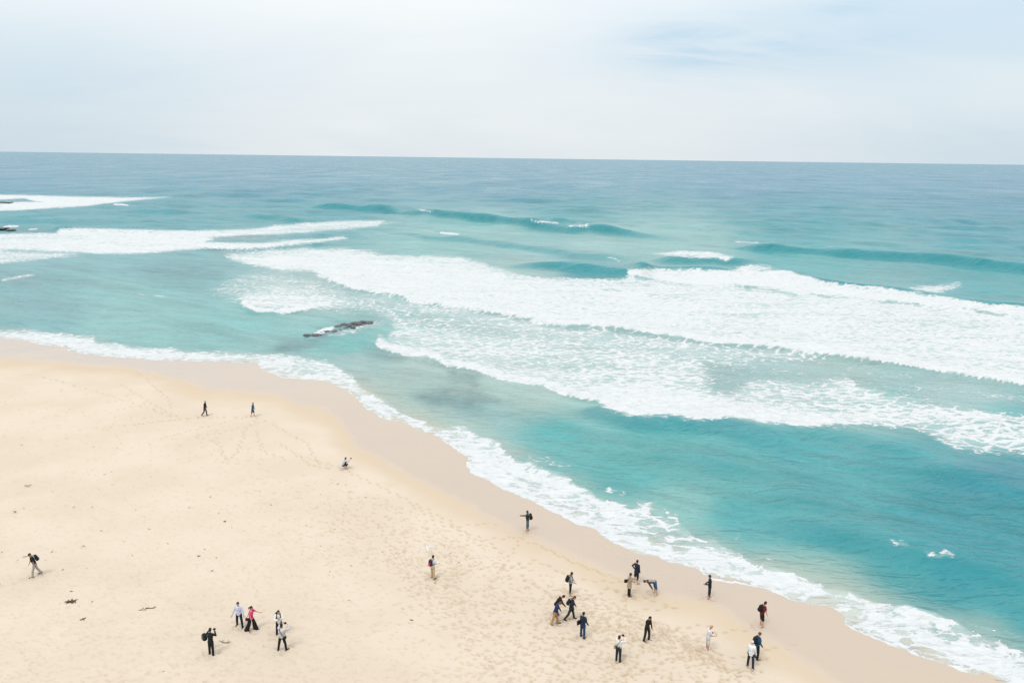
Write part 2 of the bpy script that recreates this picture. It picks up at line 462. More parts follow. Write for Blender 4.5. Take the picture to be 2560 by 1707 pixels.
# left-hand patch between bay and reef
put([(514, 727), (560, 700), (640, 672), (760, 690), (870, 722), (1000, 745), (960, 775), (860, 790), (777, 775), (721, 781), (644, 781), (610, 764), (560, 750)], 0.36, 12)
put([(600, 735), (700, 715), (800, 735), (860, 755), (777, 770), (721, 780), (644, 780), (612, 764)], 0.60, 10)
stroke(I_FRONT, 7, 1.0, 3, 0.4, up=12)
# far left
put([(-250, 484), (0, 486), (111, 489), (237, 492), (333, 494), (430, 492), (355, 500), (259, 509), (222, 516), (111, 522), (0, 528), (-250, 540)], 0.86, 2.6, 0.4)
put([(-250, 496), (0, 498), (62, 495), (80, 500), (118, 506), (-10, 509), (-250, 511)], 0.18, 1.5, 0.2)
put([(-250, 588), (0, 584), (140, 582), (148, 570), (259, 573), (462, 576), (629, 574), (692, 562), (740, 560), (860, 552), (960, 553), (942, 565), (850, 570), (790, 577), (690, 586), (560, 593),
     (515, 604), (629, 606), (777, 597), (860, 591), (870, 597), (814, 605), (703, 616), (610, 624), (518, 621), (462, 626), (344, 635), (259, 637), (185, 629), (55, 626), (-250, 628)], 0.80, 3.5, 0.5)
stroke([(150, 573), (259, 576), (462, 580), (629, 578)], 4, 0.95, 4, 0.3)
stroke([(60, 622), (185, 626), (260, 633), (344, 631), (462, 622)], 4, 0.95, 4, 0.3)
put([(-250, 588), (0, 586), (140, 584), (230, 592), (180, 600), (-250, 606)], 0.62, 3, 0.3)
put([(520, 592), (690, 586), (780, 588), (640, 603), (540, 604)], 0.20, 4, 0.3)
put([(-250, 628), (0, 625), (185, 630), (210, 638), (74, 653), (0, 661), (-250, 670)], 0.55, 5, 0.3)
put([(560, 577), (860, 553), (1000, 556), (880, 574), (700, 586)], 0.55, 5, 0.3)
stroke([(6, 570), (22, 566), (48, 566)], 3.0, 0.95, 1.2, 0.1)
stroke([(70, 574), (95, 572)], 2.0, 0.7, 1.2, 0.1)
stroke([(0, 701), (40, 693), (89, 686)], 4, 0.55, 3, 0.2)
stroke([(344, 735), (380, 739), (414, 742)], 1.2, 0.60, 3, 0.3)
stroke([(254, 775), (264, 776)], 1.0, 0.7, 2, 0.0)
stroke([(283, 511), (305, 511), (322, 514)], 2.0, 0.95, 1, 0.1)
# lips of the standing waves
stroke([(1325, 550), (1350, 554), (1375, 556), (1400, 558)], 2.0, 0.85, 2.0, 0.3)
stroke([(1420, 566), (1445, 563), (1475, 562)], 2.5, 0.85, 2.5, 0.3)
stroke([(1045, 524), (1075, 527), (1088, 528)], 1.5, 0.8, 1, 0.1)
stroke([(1098, 582), (1125, 584), (1150, 586)], 2.2, 0.95, 1.2, 0.1)
stroke([(1060, 575), (1085, 580)], 1.4, 0.6, 1.2, 0.1)
stroke([(1836, 604), (1870, 606), (1900, 606)], 2.0, 0.55, 1.5, 0.2)
stroke([(2070, 616), (2082, 617)], 1.0, 0.6, 1.5, 0.0)
put([(1632, 634), (1700, 627), (1770, 628), (1837, 641), (1815, 654), (1795, 645), (1755, 645), (1740, 643), (1700, 642)], 0.78, 3.5, 0.4)
stroke([(1515, 642), (1540, 648), (1550, 655)], 1.5, 0.6, 1.2, 0.1)
stroke([(2229, 1350), (2240, 1358), (2272, 1362)], 1, 0.56, 8, 0.6)
stroke([(2312, 1376), (2325, 1388), (2350, 1390), (2362, 1382), (2381, 1385)], 2, 0.64, 9, 0.6)
stroke([(1325, 1050), (1337, 1062)], 1, 0.55, 4, 0.3)
stroke([(1843, 1330), (1850, 1340), (1838, 1345)], 1.5, 0.62, 4, 0.3)
stroke([(1915, 1395), (1935, 1400)], 3, 0.6, 2, 0.1)
stroke([(2410, 1554), (2470, 1572), (2500, 1578)], 2, 0.75, 2, 0.1)
stroke([(2506, 1574), (2540, 1588), (2560, 1592)], 2, 0.85, 2, 0.1)
put([(1320, 1140), (1380, 1148), (1430, 1165), (1400, 1172), (1330, 1155)], 0.25, 8)
put([(1500, 1215), (1560, 1222), (1575, 1240), (1520, 1232)], 0.40, 7)
put([(1590, 1245), (1640, 1262), (1700, 1290), (1690, 1305), (1630, 1290), (1590, 1270)], 0.32, 10)
put([(786, 832), (803, 822), (832, 815), (838, 820), (815, 830), (795, 836)], 1.0, 2.0, 0.1)
stroke([(764, 846), (785, 844), (805, 838)], 2.0, 0.6, 3, 0.2)
put([(820, 838), (860, 822), (900, 806), (960, 800), (960, 812), (900, 830), (850, 842)], 0.40, 6, 0.4)

# wash on the sand
SW_IN = [(-900, 770), (-300, 810), (0, 827), (92, 827), (148, 835), (237, 838), (243, 853), (318, 862), (333, 868), (425, 872), (518, 883), (629, 881), (703, 883), (814, 905), (850, 917), (880, 937),
    (924, 978), (990, 1018), (1035, 1040), (1087, 1072), (1146, 1063), (1168, 1074), (1242, 1103), (1261, 1126), (1275, 1151), (1324, 1159), (1386, 1185), (1427, 1203), (1479, 1225),
    (1501, 1242), (1553, 1259), (1610, 1284), (1600, 1300), (1600, 1330), (1640, 1352), (1700, 1372), (1780, 1372), (1826, 1375), (1866, 1401), (1940, 1421), (2018, 1442), (2051, 1459), (2107, 1470), (2155, 1479),
    (2200, 1500), (2340, 1527), (2400, 1552), (2440, 1585), (2500, 1605), (2560, 1630), (2900, 1780), (4000, 2200)]
wash = WATERLINE + SW_IN[::-1]
put(wash, 0.73, 6, 0.8)
# thinner lace inside the wash
put([(660, 915), (720, 905), (800, 915), (860, 945), (870, 968), (825, 953), (777, 947), (703, 940)], 0.58, 8)
put([(1240, 1180), (1330, 1195), (1420, 1240), (1520, 1290), (1600, 1330), (1560, 1345), (1480, 1305), (1380, 1262), (1290, 1225)], 0.55, 9)
put([(1250, 1120), (1300, 1165), (1230, 1150)], 0.6, 8)
put([(1600, 1290), (1660, 1295), (1725, 1325), (1730, 1345), (1690, 1360), (1640, 1350), (1600, 1325)], 0.42, 5, 0.4)
put([(1725, 1345), (1790, 1345), (1800, 1370), (1740, 1372), (1690, 1365)], 0.45, 6, 0.4)
put([(2005, 1480), (2060, 1478), (2110, 1505), (2090, 1518), (2040, 1508), (2005, 1495)], 0.52, 6, 0.4)
put([(2115, 1545), (2200, 1552), (2300, 1580), (2290, 1610), (2220, 1600), (2140, 1575)], 0.55, 8, 0.5)
put([(2330, 1560), (2440, 1575), (2560, 1620), (2600, 1660), (2500, 1640), (2400, 1605), (2330, 1590)], 0.45, 8, 0.5)
put([(2200, 1604), (2280, 1600), (2360, 1632), (2440, 1662), (2440, 1684), (2390, 1671), (2320, 1646), (2264, 1624)], 0.40, 5, 0.3)
stroke([(-20, 836), (60, 840), (120, 848), (200, 865), (300, 878), (420, 888), (560, 893), (700, 893)], 7, 0.97, 6, 0.5)
stroke([(1140, 1095), (1190, 1125), (1260, 1165), (1330, 1190), (1420, 1222), (1520, 1262), (1600, 1284)], 11, 0.97, 6, 0.5)
stroke(WATERLINE[28:44], 6, 0.95, 4, 0.4, up=16)
stroke([(1870, 1420), (1960, 1440), (2060, 1475), (2180, 1505), (2300, 1540), (2400, 1560)], 13, 1.0, 8, 0.5)
stroke([(2260, 1580), (2330, 1615), (2430, 1655), (2520, 1700), (2700, 1780)], 10, 0.95, 6, 0.5)
foam[SD < -0.35] = 0.0
foam *= sstep(SD, -0.30, 0.05)
# the very rim of the wash keeps a white line
rim = sstep(SD, -0.05, 0.05) * (1 - sstep(SD, 0.12, 0.5)) * sstep(PX, 2560, 2300)
foam = np.maximum(foam, rim * 0.70 * (DIST < 260))
foam = np.clip(foam, 0, 1)

ZS -= 0.45 * foam * ZCHOP
# churned white water stands up a little
churn = 0.26 * fbm(X / 1.6, Y / 1.6, 3) * sstep(cell, 1.2, 0.2) + 0.25 * fbm(X / 5.0 + 9, Y / 5.0, 2)
ZS += foam ** 2 * churn * sstep(SD, 2, 14)
ZS += 0.05 * foam * fbm(X / 0.7, Y / 0.7, 2) * sstep(SD, 0.2, 2) * sstep(cell, 0.6, 0.1)
thick = np.clip(SD, -3, 3) * 0.035
film = ZB + np.where(thick > 0, 0.02 * (1 - np.exp(-thick / 0.02)), thick * 3.0)
k = sstep(SD, 0.3, 5.0)
ZSEA = np.where(SD < 0.3, film, np.maximum(film, ZS * 1.0) * k + film * (1 - k))
ZSEA = np.where(SD > 5.0, np.maximum(ZS, ZB + 0.05), ZSEA)

# ------------------------------------------------------------------ colour of the water body (depth, suspended sand, reef, painted swell shading)
DEEP = (0.019, 0.120, 0.186); TEAL = (0.010, 0.156, 0.182); TURQ = (0.062, 0.238, 0.230)
SANDY = (0.205, 0.285, 0.262); GREY = (0.180, 0.270, 0.265); REEF = (0.045, 0.095, 0.110)
def mixc(a, b, t):
    return tuple(a[i] * (1 - t) + b[i] * t for i in range(3))
CP = [(0, 405, DEEP), (700, 405, DEEP), (1280, 410, mixc(DEEP, TEAL, .15)), (1900, 415, DEEP), (2560, 425, DEEP),
    (0, 460, mixc(DEEP, TEAL, .5)), (1280, 470, mixc(DEEP, TEAL, .5)), (2560, 490, mixc(DEEP, TEAL, .25)),
    (0, 550, TEAL), (400, 545, TEAL), (800, 530, TEAL), (1400, 535, mixc(TEAL, TURQ, .2)), (2000, 560, TEAL), (2560, 580, mixc(DEEP, TEAL, .7)),
    (1100, 620, mixc(TURQ, GREY, .4)), (1500, 610, mixc(GREY, TURQ, .3)), (1250, 560, mixc(GREY, TURQ, .5)), (1700, 615, mixc(GREY, TURQ, .4)), (2000, 650, mixc(TEAL, TURQ, .5)), (2500, 700, mixc(TEAL, TURQ, .3)),
    (1450, 680, TEAL), (1350, 690, GREY),
    (100, 680, mixc(TEAL, GREY, .4)), (450, 680, mixc(TEAL, GREY, .35)), (100, 780, mixc(TEAL, GREY, .45)), (350, 760, mixc(TURQ, GREY, .4)), (600, 800, mixc(TURQ, GREY, .3)), (300, 810, mixc(TURQ, GREY, .5)),
    (700, 860, mixc(TURQ, GREY, .5)), (880, 860, TURQ), (900, 900, GREY), (1040, 920, SANDY), (1200, 960, SANDY), (1350, 985, SANDY), (1480, 1015, mixc(SANDY, TURQ, .4)),
    (750, 730, GREY), (950, 790, mixc(GREY, TURQ, .4)),
    (1300, 720, GREY), (1600, 760, GREY), (2000, 790, GREY), (2450, 840, GREY), (1300, 850, GREY), (1700, 900, GREY), (2100, 930, mixc(GREY, SANDY, .3)), (2400, 975, GREY),
    (2200, 1030, mixc(GREY, TURQ, .5)), (2500, 1080, mixc(TEAL, TURQ, .5)), (1900, 980, GREY),
    (1200, 1050, mixc(GREY, TURQ, .3)), (1400, 1080, mixc(TURQ, TEAL, .3)), (1650, 1090, mixc(TURQ, TEAL, .25)), (1850, 1150, mixc(TURQ, TEAL, .4)), (1550, 1180, mixc(TURQ, TEAL, .3)), (2000, 1120, mixc(TEAL, TURQ, .35)),
    (2250, 1150, mixc(TEAL, TURQ, .2)), (2480, 1200, mixc(TEAL, DEEP, .35)), (2100, 1220, mixc(TEAL, TURQ, .4)), (2350, 1280, TEAL), (1850, 1280, mixc(TURQ, TEAL, .5)),
    (2100, 1350, mixc(TEAL, TURQ, .3)), (2400, 1430, TEAL), (2550, 1350, TEAL), (2250, 1430, mixc(TEAL, TURQ, .4)), (2550, 1520, mixc(TEAL, TURQ, .3)), (1700, 1270, mixc(TURQ, SANDY, .4)), (2050, 1400, mixc(TURQ, SANDY, .4))]
wsum = np.zeros(len(X)); acc = np.zeros((len(X), 3))
for (cx, cy, c) in CP:
    dd = ((PX - cx) * 0.8) ** 2 + ((PY - cy) * 1.7) ** 2 + 900.0
    ww = 1.0 / dd ** 1.7
    wsum += ww
    acc += ww[:, None] * np.array(c)[None, :]
body = acc / wsum[:, None]
far = (1 - sstep(PY - (PX - 1280) * 0.0129, 420, 580))[:, None] * 0.85
body = body * (1 - far) + np.array(mixc(DEEP, TEAL, .12)) * far
# large soft patches of clearer and cloudier water; crestwise streaks and bands paint swell shading
patch = fbm(X / 30.0, Y / 40.0, 3)[:, None]
ca_, sa_ = math.cos(crest_dir), math.sin(crest_dir)
UC, VC = X * ca_ + Y * sa_, -X * sa_ + Y * ca_
streak = (fbm(UC / 12.0, VC / 2.6, 3) * sstep(cell, 2.5, 0.6))[:, None]
band = fbm(UC / 38.0 + 3, VC / 6.5, 2)[:, None] * sstep(SD, 6, 20)[:, None]
body *= np.clip(1 + 0.10 * patch + 0.20 * streak + 0.20 * band, 0.4, 1.6)
# darker teal painted on swell crests and faces, where less sky reflects
cr = (0.95 * FACE_DARK * (1 - foam))[:, None]
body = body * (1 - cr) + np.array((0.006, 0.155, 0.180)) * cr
# suspended sand in the shallows
sh = (1 - sstep(SD + 2.0 * fbm(X / 6, Y / 6, 3), 1.0, 8.5))[:, None] * 0.85
sh2 = (1 - sstep(SD, 0.2, 3.5))[:, None]
body = body * (1 - sh) + np.array((0.265, 0.295, 0.250)) * sh
body = body * (1 - sh2) + np.array((0.37, 0.295, 0.225)) * sh2
# submerged reef
reef = np.zeros(len(X))
def reefpatch(poly, val, f):
    idx, m = region(poly, f, 1.2)
    reef[idx] = np.maximum(reef[idx], m * val)
reefpatch([(640, 880), (700, 855), (770, 840), (830, 810), (930, 796), (960, 806), (900, 825), (830, 845), (760, 872), (700, 890)], 0.9, 14)
reefpatch([(755, 843), (800, 822), (860, 806), (930, 799), (900, 812), (830, 830), (790, 840)], 0.95, 6)
reefpatch([(1030, 985), (1090, 975), (1200, 985), (1240, 1005), (1180, 1025), (1080, 1020)], 0.85, 16)
reefpatch([(1100, 915), (1160, 918), (1210, 935), (1190, 960), (1120, 950)], 0.7, 12)
reefpatch([(900, 868), (960, 880), (1030, 890), (1000, 905), (920, 895)], 0.7, 10)
reefpatch([(860, 930), (920, 940), (940, 965), (890, 960)], 0.35, 12)
reefpatch([(330, 665), (450, 652), (570, 668), (540, 700), (400, 700)], 0.42, 16)
reefpatch([(-60, 690), (80, 690), (160, 700), (100, 722), (-60, 725)], 0.40, 14)
reefpatch([(530, 592), (640, 588), (720, 592), (640, 604), (540, 603)], 0.55, 4)
reefpatch([(-200, 566), (40, 566), (140, 574), (140, 582), (0, 584), (-200, 588)], 0.65, 4)
reefpatch([(500, 622), (600, 622), (640, 632), (560, 640)], 0.4, 5)
reef *= 0.75 + 0.5 * fbm(X / 3, Y / 8, 3)
reef = np.clip(reef, 0, 1)[:, None]
body = body * (1 - reef) + np.array(REEF) * reef
body = np.clip(body, 0.004, 0.8)

# ------------------------------------------------------------------ beach surface
PXB, PYB = project(X, Y, ZB)
wd, ws, wt = seg_dist(PXB, PYB, np.array(WETLINE, float))
wside = wd * ws                                        # + below/left of the line: dry side
wside = wside + JIT * 0.5
BPPM = np.clip(PPM, 4, 60)
mdry = wside / BPPM * 1.6                              # rough metres up the beach from the wet line
wet = 1 - sstep(mdry, -0.7, 0.9)
wet = np.maximum(wet, (SD > -0.3) * 1.0)
damp = (1 - sstep(mdry + 1.1 * fbm(X / 5, Y / 5, 3), 0.4, 3.8)) * (1 - wet)
rough = sstep(mdry + 1.3 * fbm(X / 4, Y / 4, 3), 1.3, 4.5)
ZBS = ZB + rough * (0.006 * fbm(X / 0.5, Y / 0.5, 2) + 0.05 * fbm(X / 6, Y / 6, 2)) + 0.10 * perlin(X / 25, Y / 25) * sstep(mdry, 0, 10)
printed = np.zeros(len(X))
# grid lookup for stamping prints
rowYl = -rowY                                           # ascending
def stamp(x, y, ang, L=0.30, W=0.13, depth=0.05):
    if y < 5:
        return
    r = np.searchsorted(rowYl, -y)
    if r < 5 or r > NR - 6:
        return
    xp = CX + FPX * x / (y * math.cos(PITCH) + CAMH * math.sin(PITCH))
    c = np.searchsorted(colx, xp)
    if c < 8 or c > NC - 9:
        return
    rr = int(min(14, max(2, L * 1.6 / max(abs(rowY[r] - rowY[r + 1]), 0.01))))
    cc = int(min(14, max(2, L * 1.6 / max(abs(GX[r, c] - GX[r, c - 1]), 0.01))))
    r0, r1, c0, c1 = max(r - rr, 0), min(r + rr, NR), max(c - cc, 0), min(c + cc, NC)
    gx = GX[r0:r1, c0:c1] - x; gy = GY[r0:r1, c0:c1] - y
    u = gx * math.cos(ang) + gy * math.sin(ang); v = -gx * math.sin(ang) + gy * math.cos(ang)
    q = (u / (L * 0.5)) ** 2 + (v / (W * 0.5)) ** 2
    dz = -depth * np.exp(-q ** 2 * 0.6) + depth * 0.45 * np.exp(-((np.sqrt(q) - 1.6) / 0.35) ** 2)
    i = (np.arange(r0, r1)[:, None] * NC + np.arange(c0, c1)[None, :])
    ZBS[i] += dz
    printed[i] = np.maximum(printed[i], np.exp(-q))
rp = random.Random(11)
def trail(px_line, depth=0.05, jitter=0.05, step=0.68):
    pts = [on_beach(*p) for p in px_line]
    pos = 0; side = 1
    for a, b in zip(pts[:-1], pts[1:]):
        dx, dy = b[0] - a[0], b[1] - a[1]
        L = math.hypot(dx, dy); ang = math.atan2(dy, dx)
        t = pos
        while t < L:
            x = a[0] + dx * t / L - math.sin(ang) * 0.11 * side + rp.gauss(0, jitter)
            y = a[1] + dy * t / L + math.cos(ang) * 0.11 * side + rp.gauss(0, jitter)
            stamp(x, y, ang + rp.gauss(0, 0.15), 0.34, 0.17, depth)
            side = -side; t += step * rp.uniform(0.9, 1.1)
        pos = t - L
TR = [[(340, 1062), (385, 1055), (510, 1044), (629, 1040)], [(647, 1037), (610, 1081), (592, 1133), (555, 1155)], [(680, 1056), (692, 1066), (769, 1107), (792, 1155), (830, 1172)],
      [(660, 1052), (644, 1059), (536, 1085), (480, 1090)], [(536, 1096), (560, 1135), (575, 1160)], [(736, 1133), (780, 1163), (830, 1172)], [(340, 930), (360, 944), (385, 965), (422, 1000), (430, 1020)],
      [(55, 933), (150, 952), (259, 985), (370, 1022), (450, 1045)], [(640, 1075), (660, 1130), (720, 1150)], [(300, 960), (380, 1010), (440, 1040)],
      [(870, 1178), (950, 1215), (1040, 1260), (1120, 1300), (1180, 1345)], [(1030, 1262), (1110, 1310), (1190, 1340), (1245, 1372)],
      [(1130, 1315), (1200, 1310), (1250, 1308)], [(1190, 1350), (1250, 1345), (1320, 1340)], [(1260, 1420), (1340, 1400), (1420, 1440)],
      [(1440, 1500), (1530, 1470), (1600, 1490), (1690, 1520)], [(1520, 1470), (1570, 1490), (1600, 1500)], [(1460, 1450), (1560, 1455), (1640, 1487)],
      [(1620, 1605), (1700, 1570), (1780, 1560)], [(1560, 1525), (1640, 1522), (1690, 1516)], [(1640, 1560), (1720, 1590), (1800, 1640)], [(1700, 1600), (1790, 1660), (1880, 1690)],
      [(1890, 1620), (1940, 1620), (2000, 1612)], [(1440, 1570), (1560, 1560), (1680, 1600), (1790, 1650)], [(1300, 1440), (1400, 1500), (1480, 1545), (1600, 1600)],
      [(1480, 1500), (1600, 1560), (1700, 1600), (1820, 1660)], [(1550, 1540), (1650, 1580), (1760, 1640)], [(1090, 1450), (1200, 1420), (1300, 1410)]]
for t_ in TR:
    trail(t_, depth=0.06)
FEET = [(92, 1438), (600, 1566), (628, 1575), (699, 1586), (706, 1626), (529, 1637), (512, 1039), (632, 1040), (860, 1170), (1319, 1327), (1082, 1445), (1425, 1487), (1390, 1541), (1386, 1560),
    (1424, 1549), (1456, 1594), (1545, 1655), (1616, 1600), (1572, 1489), (1590, 1456), (1638, 1484), (1773, 1494), (1768, 1625), (1903, 1564), (1890, 1646), (1875, 1668)]
for (fx, fy) in FEET:
    x0, y0, z0_ = on_beach(fx, fy)
    for q in range(9):
        stamp(x0 + rp.gauss(0, 0.28), y0 + rp.gauss(0, 0.30), rp.uniform(0, 6.28), 0.30, 0.15, 0.05)
    th = rp.uniform(2.2, 4.6)
    for q in range(16):
        th += rp.gauss(0, 0.07)
        x0 += math.cos(th) * 0.66; y0 += math.sin(th) * 0.66
        sgn = 1 if q % 2 else -1
        stamp(x0 - math.sin(th) * 0.1 * sgn, y0 + math.cos(th) * 0.1 * sgn, th, 0.32, 0.15, 0.05)
def cluster(poly, n, depth):
    xs_, ys_ = [p[0] for p in poly], [p[1] for p in poly]
    k = 0
    while k < n:
        px, py = rp.uniform(min(xs_), max(xs_)), rp.uniform(min(ys_), max(ys_))
        if not inside(np.array([px]), np.array([py]), poly)[0]:
            continue
        k += 1
        x, y = ground(px, py, 0.8)
        stamp(x, y, rp.gauss(0.1, 0.5), rp.uniform(0.14, 0.30), rp.uniform(0.07, 0.13), depth * rp.uniform(0.4, 1.2))
cluster([(1030, 1290), (1200, 1330), (1340, 1410), (1500, 1470), (1640, 1530), (1760, 1580), (1980, 1760), (1300, 1760), (1100, 1560), (950, 1400)], 1500, 0.055)
cluster([(1360, 1440), (1500, 1480), (1700, 1560), (1860, 1680), (1700, 1640), (1520, 1590), (1400, 1520)], 420, 0.065)
cluster([(830, 1180), (960, 1230), (1120, 1310), (1200, 1400), (1100, 1480), (900, 1400), (800, 1260)], 600, 0.045)
cluster([(0, 960), (300, 980), (520, 1060), (700, 1150), (860, 1220), (900, 1760), (-100, 1760)], 3000, 0.03)
cluster([(0, 1180), (700, 1220), (1300, 1500), (1300, 1760), (-100, 1760)], 2000, 0.03)

# ------------------------------------------------------------------ build the two sheets
VI = np.arange(NR * NC).reshape(NR, NC)
def sheet(name, Z, keep, attrs, mat):
    q = np.stack([VI[:-1, :-1], VI[1:, :-1], VI[1:, 1:], VI[:-1, 1:]], axis=-1).reshape(-1, 4)
    kq = keep[q].any(axis=1)
    q = q[kq]
    used = np.zeros(NR * NC, bool); used[q.ravel()] = True
    remap = np.cumsum(used) - 1
    vid = np.nonzero(used)[0]
    co = np.stack([X[vid], Y[vid], Z[vid]], axis=1).astype(np.float32)
    f = remap[q].astype(np.int32)
    me = bpy.data.meshes.new(name)
    me.vertices.add(len(co)); me.vertices.foreach_set('co', co.ravel())
    me.loops.add(f.size); me.loops.foreach_set('vertex_index', f.ravel())
    me.polygons.add(len(f)); me.polygons.foreach_set('loop_start', (np.arange(len(f)) * 4).astype(np.int32))
    me.update(calc_edges=True)
    me.polygons.foreach_set('use_smooth', np.ones(len(f), bool))
    for an, av in attrs.items():
        if av.ndim == 2:
            a = me.attributes.new(an, 'FLOAT_COLOR', 'POINT')
            a.data.foreach_set('color', np.hstack([av[vid], np.ones((len(vid), 1))]).astype(np.float32).ravel())
        else:
            a = me.attributes.new(an, 'FLOAT', 'POINT')
            a.data.foreach_set('value', av[vid].astype(np.float32))
    me.materials.append(mat)
    ob = bpy.data.objects.new(name, me)
    COL.objects.link(ob)
    ob['kind'] = 'structure'
    return ob

def new_mat(name):
    m = bpy.data.materials.new(name)
    m.use_nodes = True
    nt = NT(m.node_tree)
    bsdf = m.node_tree.nodes['Principled BSDF']
    return m, nt, bsdf

# water
m_sea, t, bs = new_mat('sea_water')
P = t.new('ShaderNodeTexCoord').outputs['Object']
fo = t.attr('foam'); bc = t.attr('body', 'Color')
def ridge(vec, scale, detail, dist):
    n = t.noise(vec, scale, detail, 0.55, dist)
    return t.math('SUBTRACT', 1.0, t.math('MULTIPLY', t.math('ABSOLUTE', t.math('SUBTRACT', n, 0.5)), 4.5), clamp=True)
Pm = t.mapping(P, (0.62, 1.0, 0.0), (0, 0, -crest_dir))
Ps = t.mapping(P, (0.30, 1.0, 0.0), (0, 0, -crest_dir))
r1 = ridge(Pm, 0.34, 5.0, 1.5)
r2 = ridge(Pm, 1.5, 4.0, 0.9)
fine = t.noise(P, 3.2, 3.0, 0.6)
big = t.noise(Ps, 0.16, 5.0, 0.62, 1.0)
warp = t.vmath('ADD', Pm, t.vmath('MULTIPLY', t.vmath('SUBTRACT', t.new('ShaderNodeTexNoise').outputs['Color'], (0.5, 0.5, 0.5)), (0.9, 0.9, 0.0)))
vor = t.new('ShaderNodeTexVoronoi', feature='DISTANCE_TO_EDGE', voronoi_dimensions='2D')
t.put(vor.inputs['Vector'], warp); vor.inputs['Scale'].default_value = 0.75
net = t.math('SUBTRACT', 1.0, t.math('MULTIPLY', vor.outputs['Distance'], 4.2), clamp=True)
v = t.math('ADD', t.math('MULTIPLY', r1, 0.36), t.math('MULTIPLY', r2, 0.30))
v = t.math('ADD', v, t.math('MULTIPLY', net, 0.26))
v = t.math('ADD', v, t.math('MULTIPLY', fine, 0.22))
v = t.math('ADD', v, t.math('MULTIPLY', t.math('SUBTRACT', big, 0.5), 0.68))
v = t.lin(v, 0.36, 0.92)
thr = t.math('SUBTRACT', 1.04, t.math('MULTIPLY', fo, 1.06))
fmask = t.smooth(v, t.math('SUBTRACT', thr, 0.11), t.math('ADD', thr, 0.19))
fmask = t.math('MULTIPLY', fmask, t.smooth(fo, 0.02, 0.10))
# a milky veil of bubbles below the surface
milk = t.math('MULTIPLY', t.smooth(fo, 0.05, 0.75), 0.6)
bodyc = t.mix(milk, bc, (0.34, 0.42, 0.41, 1))
foamc = t.mix(t.noise(P, 0.8, 4.0, 0.6), (0.42, 0.44, 0.45, 1), (0.515, 0.52, 0.525, 1))
t.put(bs.inputs['Base Color'], t.mix(fmask, bodyc, foamc))
# wind streaks far out, where single waves can no longer be told apart
fa = t.attr('far')
gust = t.noise(t.mapping(P, (0.016, 0.0075, 0.0), (0, 0, 0.0)), 1.0, 5.0, 0.65, 0.3)
gust = t.math('MULTIPLY', t.math('SUBTRACT', gust, 0.5), fa)
wr = t.math('ADD', 0.30, t.math('MULTIPLY', gust, 0.55))
wr = t.math('MINIMUM', t.math('MAXIMUM', wr, 0.12), 0.55)
t.put(bs.inputs['Roughness'], t.math('ADD', t.math('MULTIPLY', wr, t.math('SUBTRACT', 1.0, fmask)), t.math('MULTIPLY', fmask, 0.85)))
bs.inputs['IOR'].default_value = 1.333
t.put(bs.inputs['Specular IOR Level'], t.lin(fmask, 0, 1, 0.5, 0.1))
for nd in t.n:
    if nd.type == 'TEX_NOISE' and not nd.inputs['Vector'].is_linked:
        t.put(nd.inputs['Vector'], Pm); nd.inputs['Scale'].default_value = 0.9; nd.inputs['Detail'].default_value = 3.0
wv = t.mapping(P, (0.35, 1.0, 0.0), (0, 0, -crest_dir))
h0 = t.noise(wv, 0.11, 3.0, 0.5, 0.3)
h3 = t.noise(t.mapping(P, (0.45, 1.0, 0.0), (0, 0, -crest_dir * 0.6)), 1.25, 2.0, 0.5, 0.4)
h1 = t.noise(wv, 0.50, 4.0, 0.55, 0.4)
h2 = t.noise(wv, 1.9, 3.0, 0.6, 0.3)
hf = t.math('MULTIPLY', v, fmask)
hh = t.math('ADD', t.math('MULTIPLY', h1, 0.55), t.math('MULTIPLY', h2, 0.06))
hh = t.math('ADD', hh, t.math('MULTIPLY', h3, 0.42))
hh = t.math('ADD', hh, t.math('MULTIPLY', h0, 2.2))
hh = t.math('ADD', hh, t.math('MULTIPLY', t.noise(wv, 0.03, 3.0, 0.55, 0.3), 4.0))
hh = t.math('ADD', hh, t.math('MULTIPLY', hf, 0.10))
bump = t.new('ShaderNodeBump')
bump.inputs['Strength'].default_value = 0.85
bump.inputs['Distance'].default_value = 1.0
t.put(bump.inputs['Height'], hh)
t.l.new(bump.outputs[0], bs.inputs['Normal'])

# sand
m_sand, t, bs = new_mat('beach_sand')
P = t.new('ShaderNodeTexCoord').outputs['Object']
we = t.attr('wet'); da = t.attr('damp'); pr = t.attr('print'); ro = t.attr('rough')
n1 = t.noise(P, 0.12, 4.0, 0.6)
n2 = t.noise(P, 2.4, 5.0, 0.65)
n3 = t.noise(P, 9.0, 3.0, 0.6)
dry = t.mix(t.smooth(n1, 0.35, 0.65), (0.444, 0.372, 0.297, 1), (0.470, 0.400, 0.326, 1))
dry = t.mix(t.math('MULTIPLY', t.smooth(n2, 0.52, 0.75), 0.16), dry, (0.375, 0.300, 0.225, 1))
dampc = t.mix(t.smooth(n1, 0.35, 0.65), (0.425, 0.340, 0.249, 1), (0.415, 0.336, 0.254, 1))
wetc = t.mix(t.smooth(n1, 0.3, 0.7), (0.356, 0.284, 0.226, 1), (0.366, 0.290, 0.224, 1))
c = t.mix(da, dry, dampc)
c = t.mix(t.math('MULTIPLY', pr, 0.75), c, (0.330, 0.240, 0.145, 1))
c = t.mix(we, c, wetc)
spk = t.smooth(n3, 0.66, 0.78)
c = t.mix(t.math('MULTIPLY', t.math('MULTIPLY', spk, ro), 0.35), c, (0.28, 0.21, 0.14, 1))
t.put(bs.inputs['Base Color'], c)
t.put(bs.inputs['Roughness'], t.lin(we, 0, 1, 0.95, 0.14))
t.put(bs.inputs['Specular IOR Level'], t.lin(we, 0, 1, 0.15, 0.5))
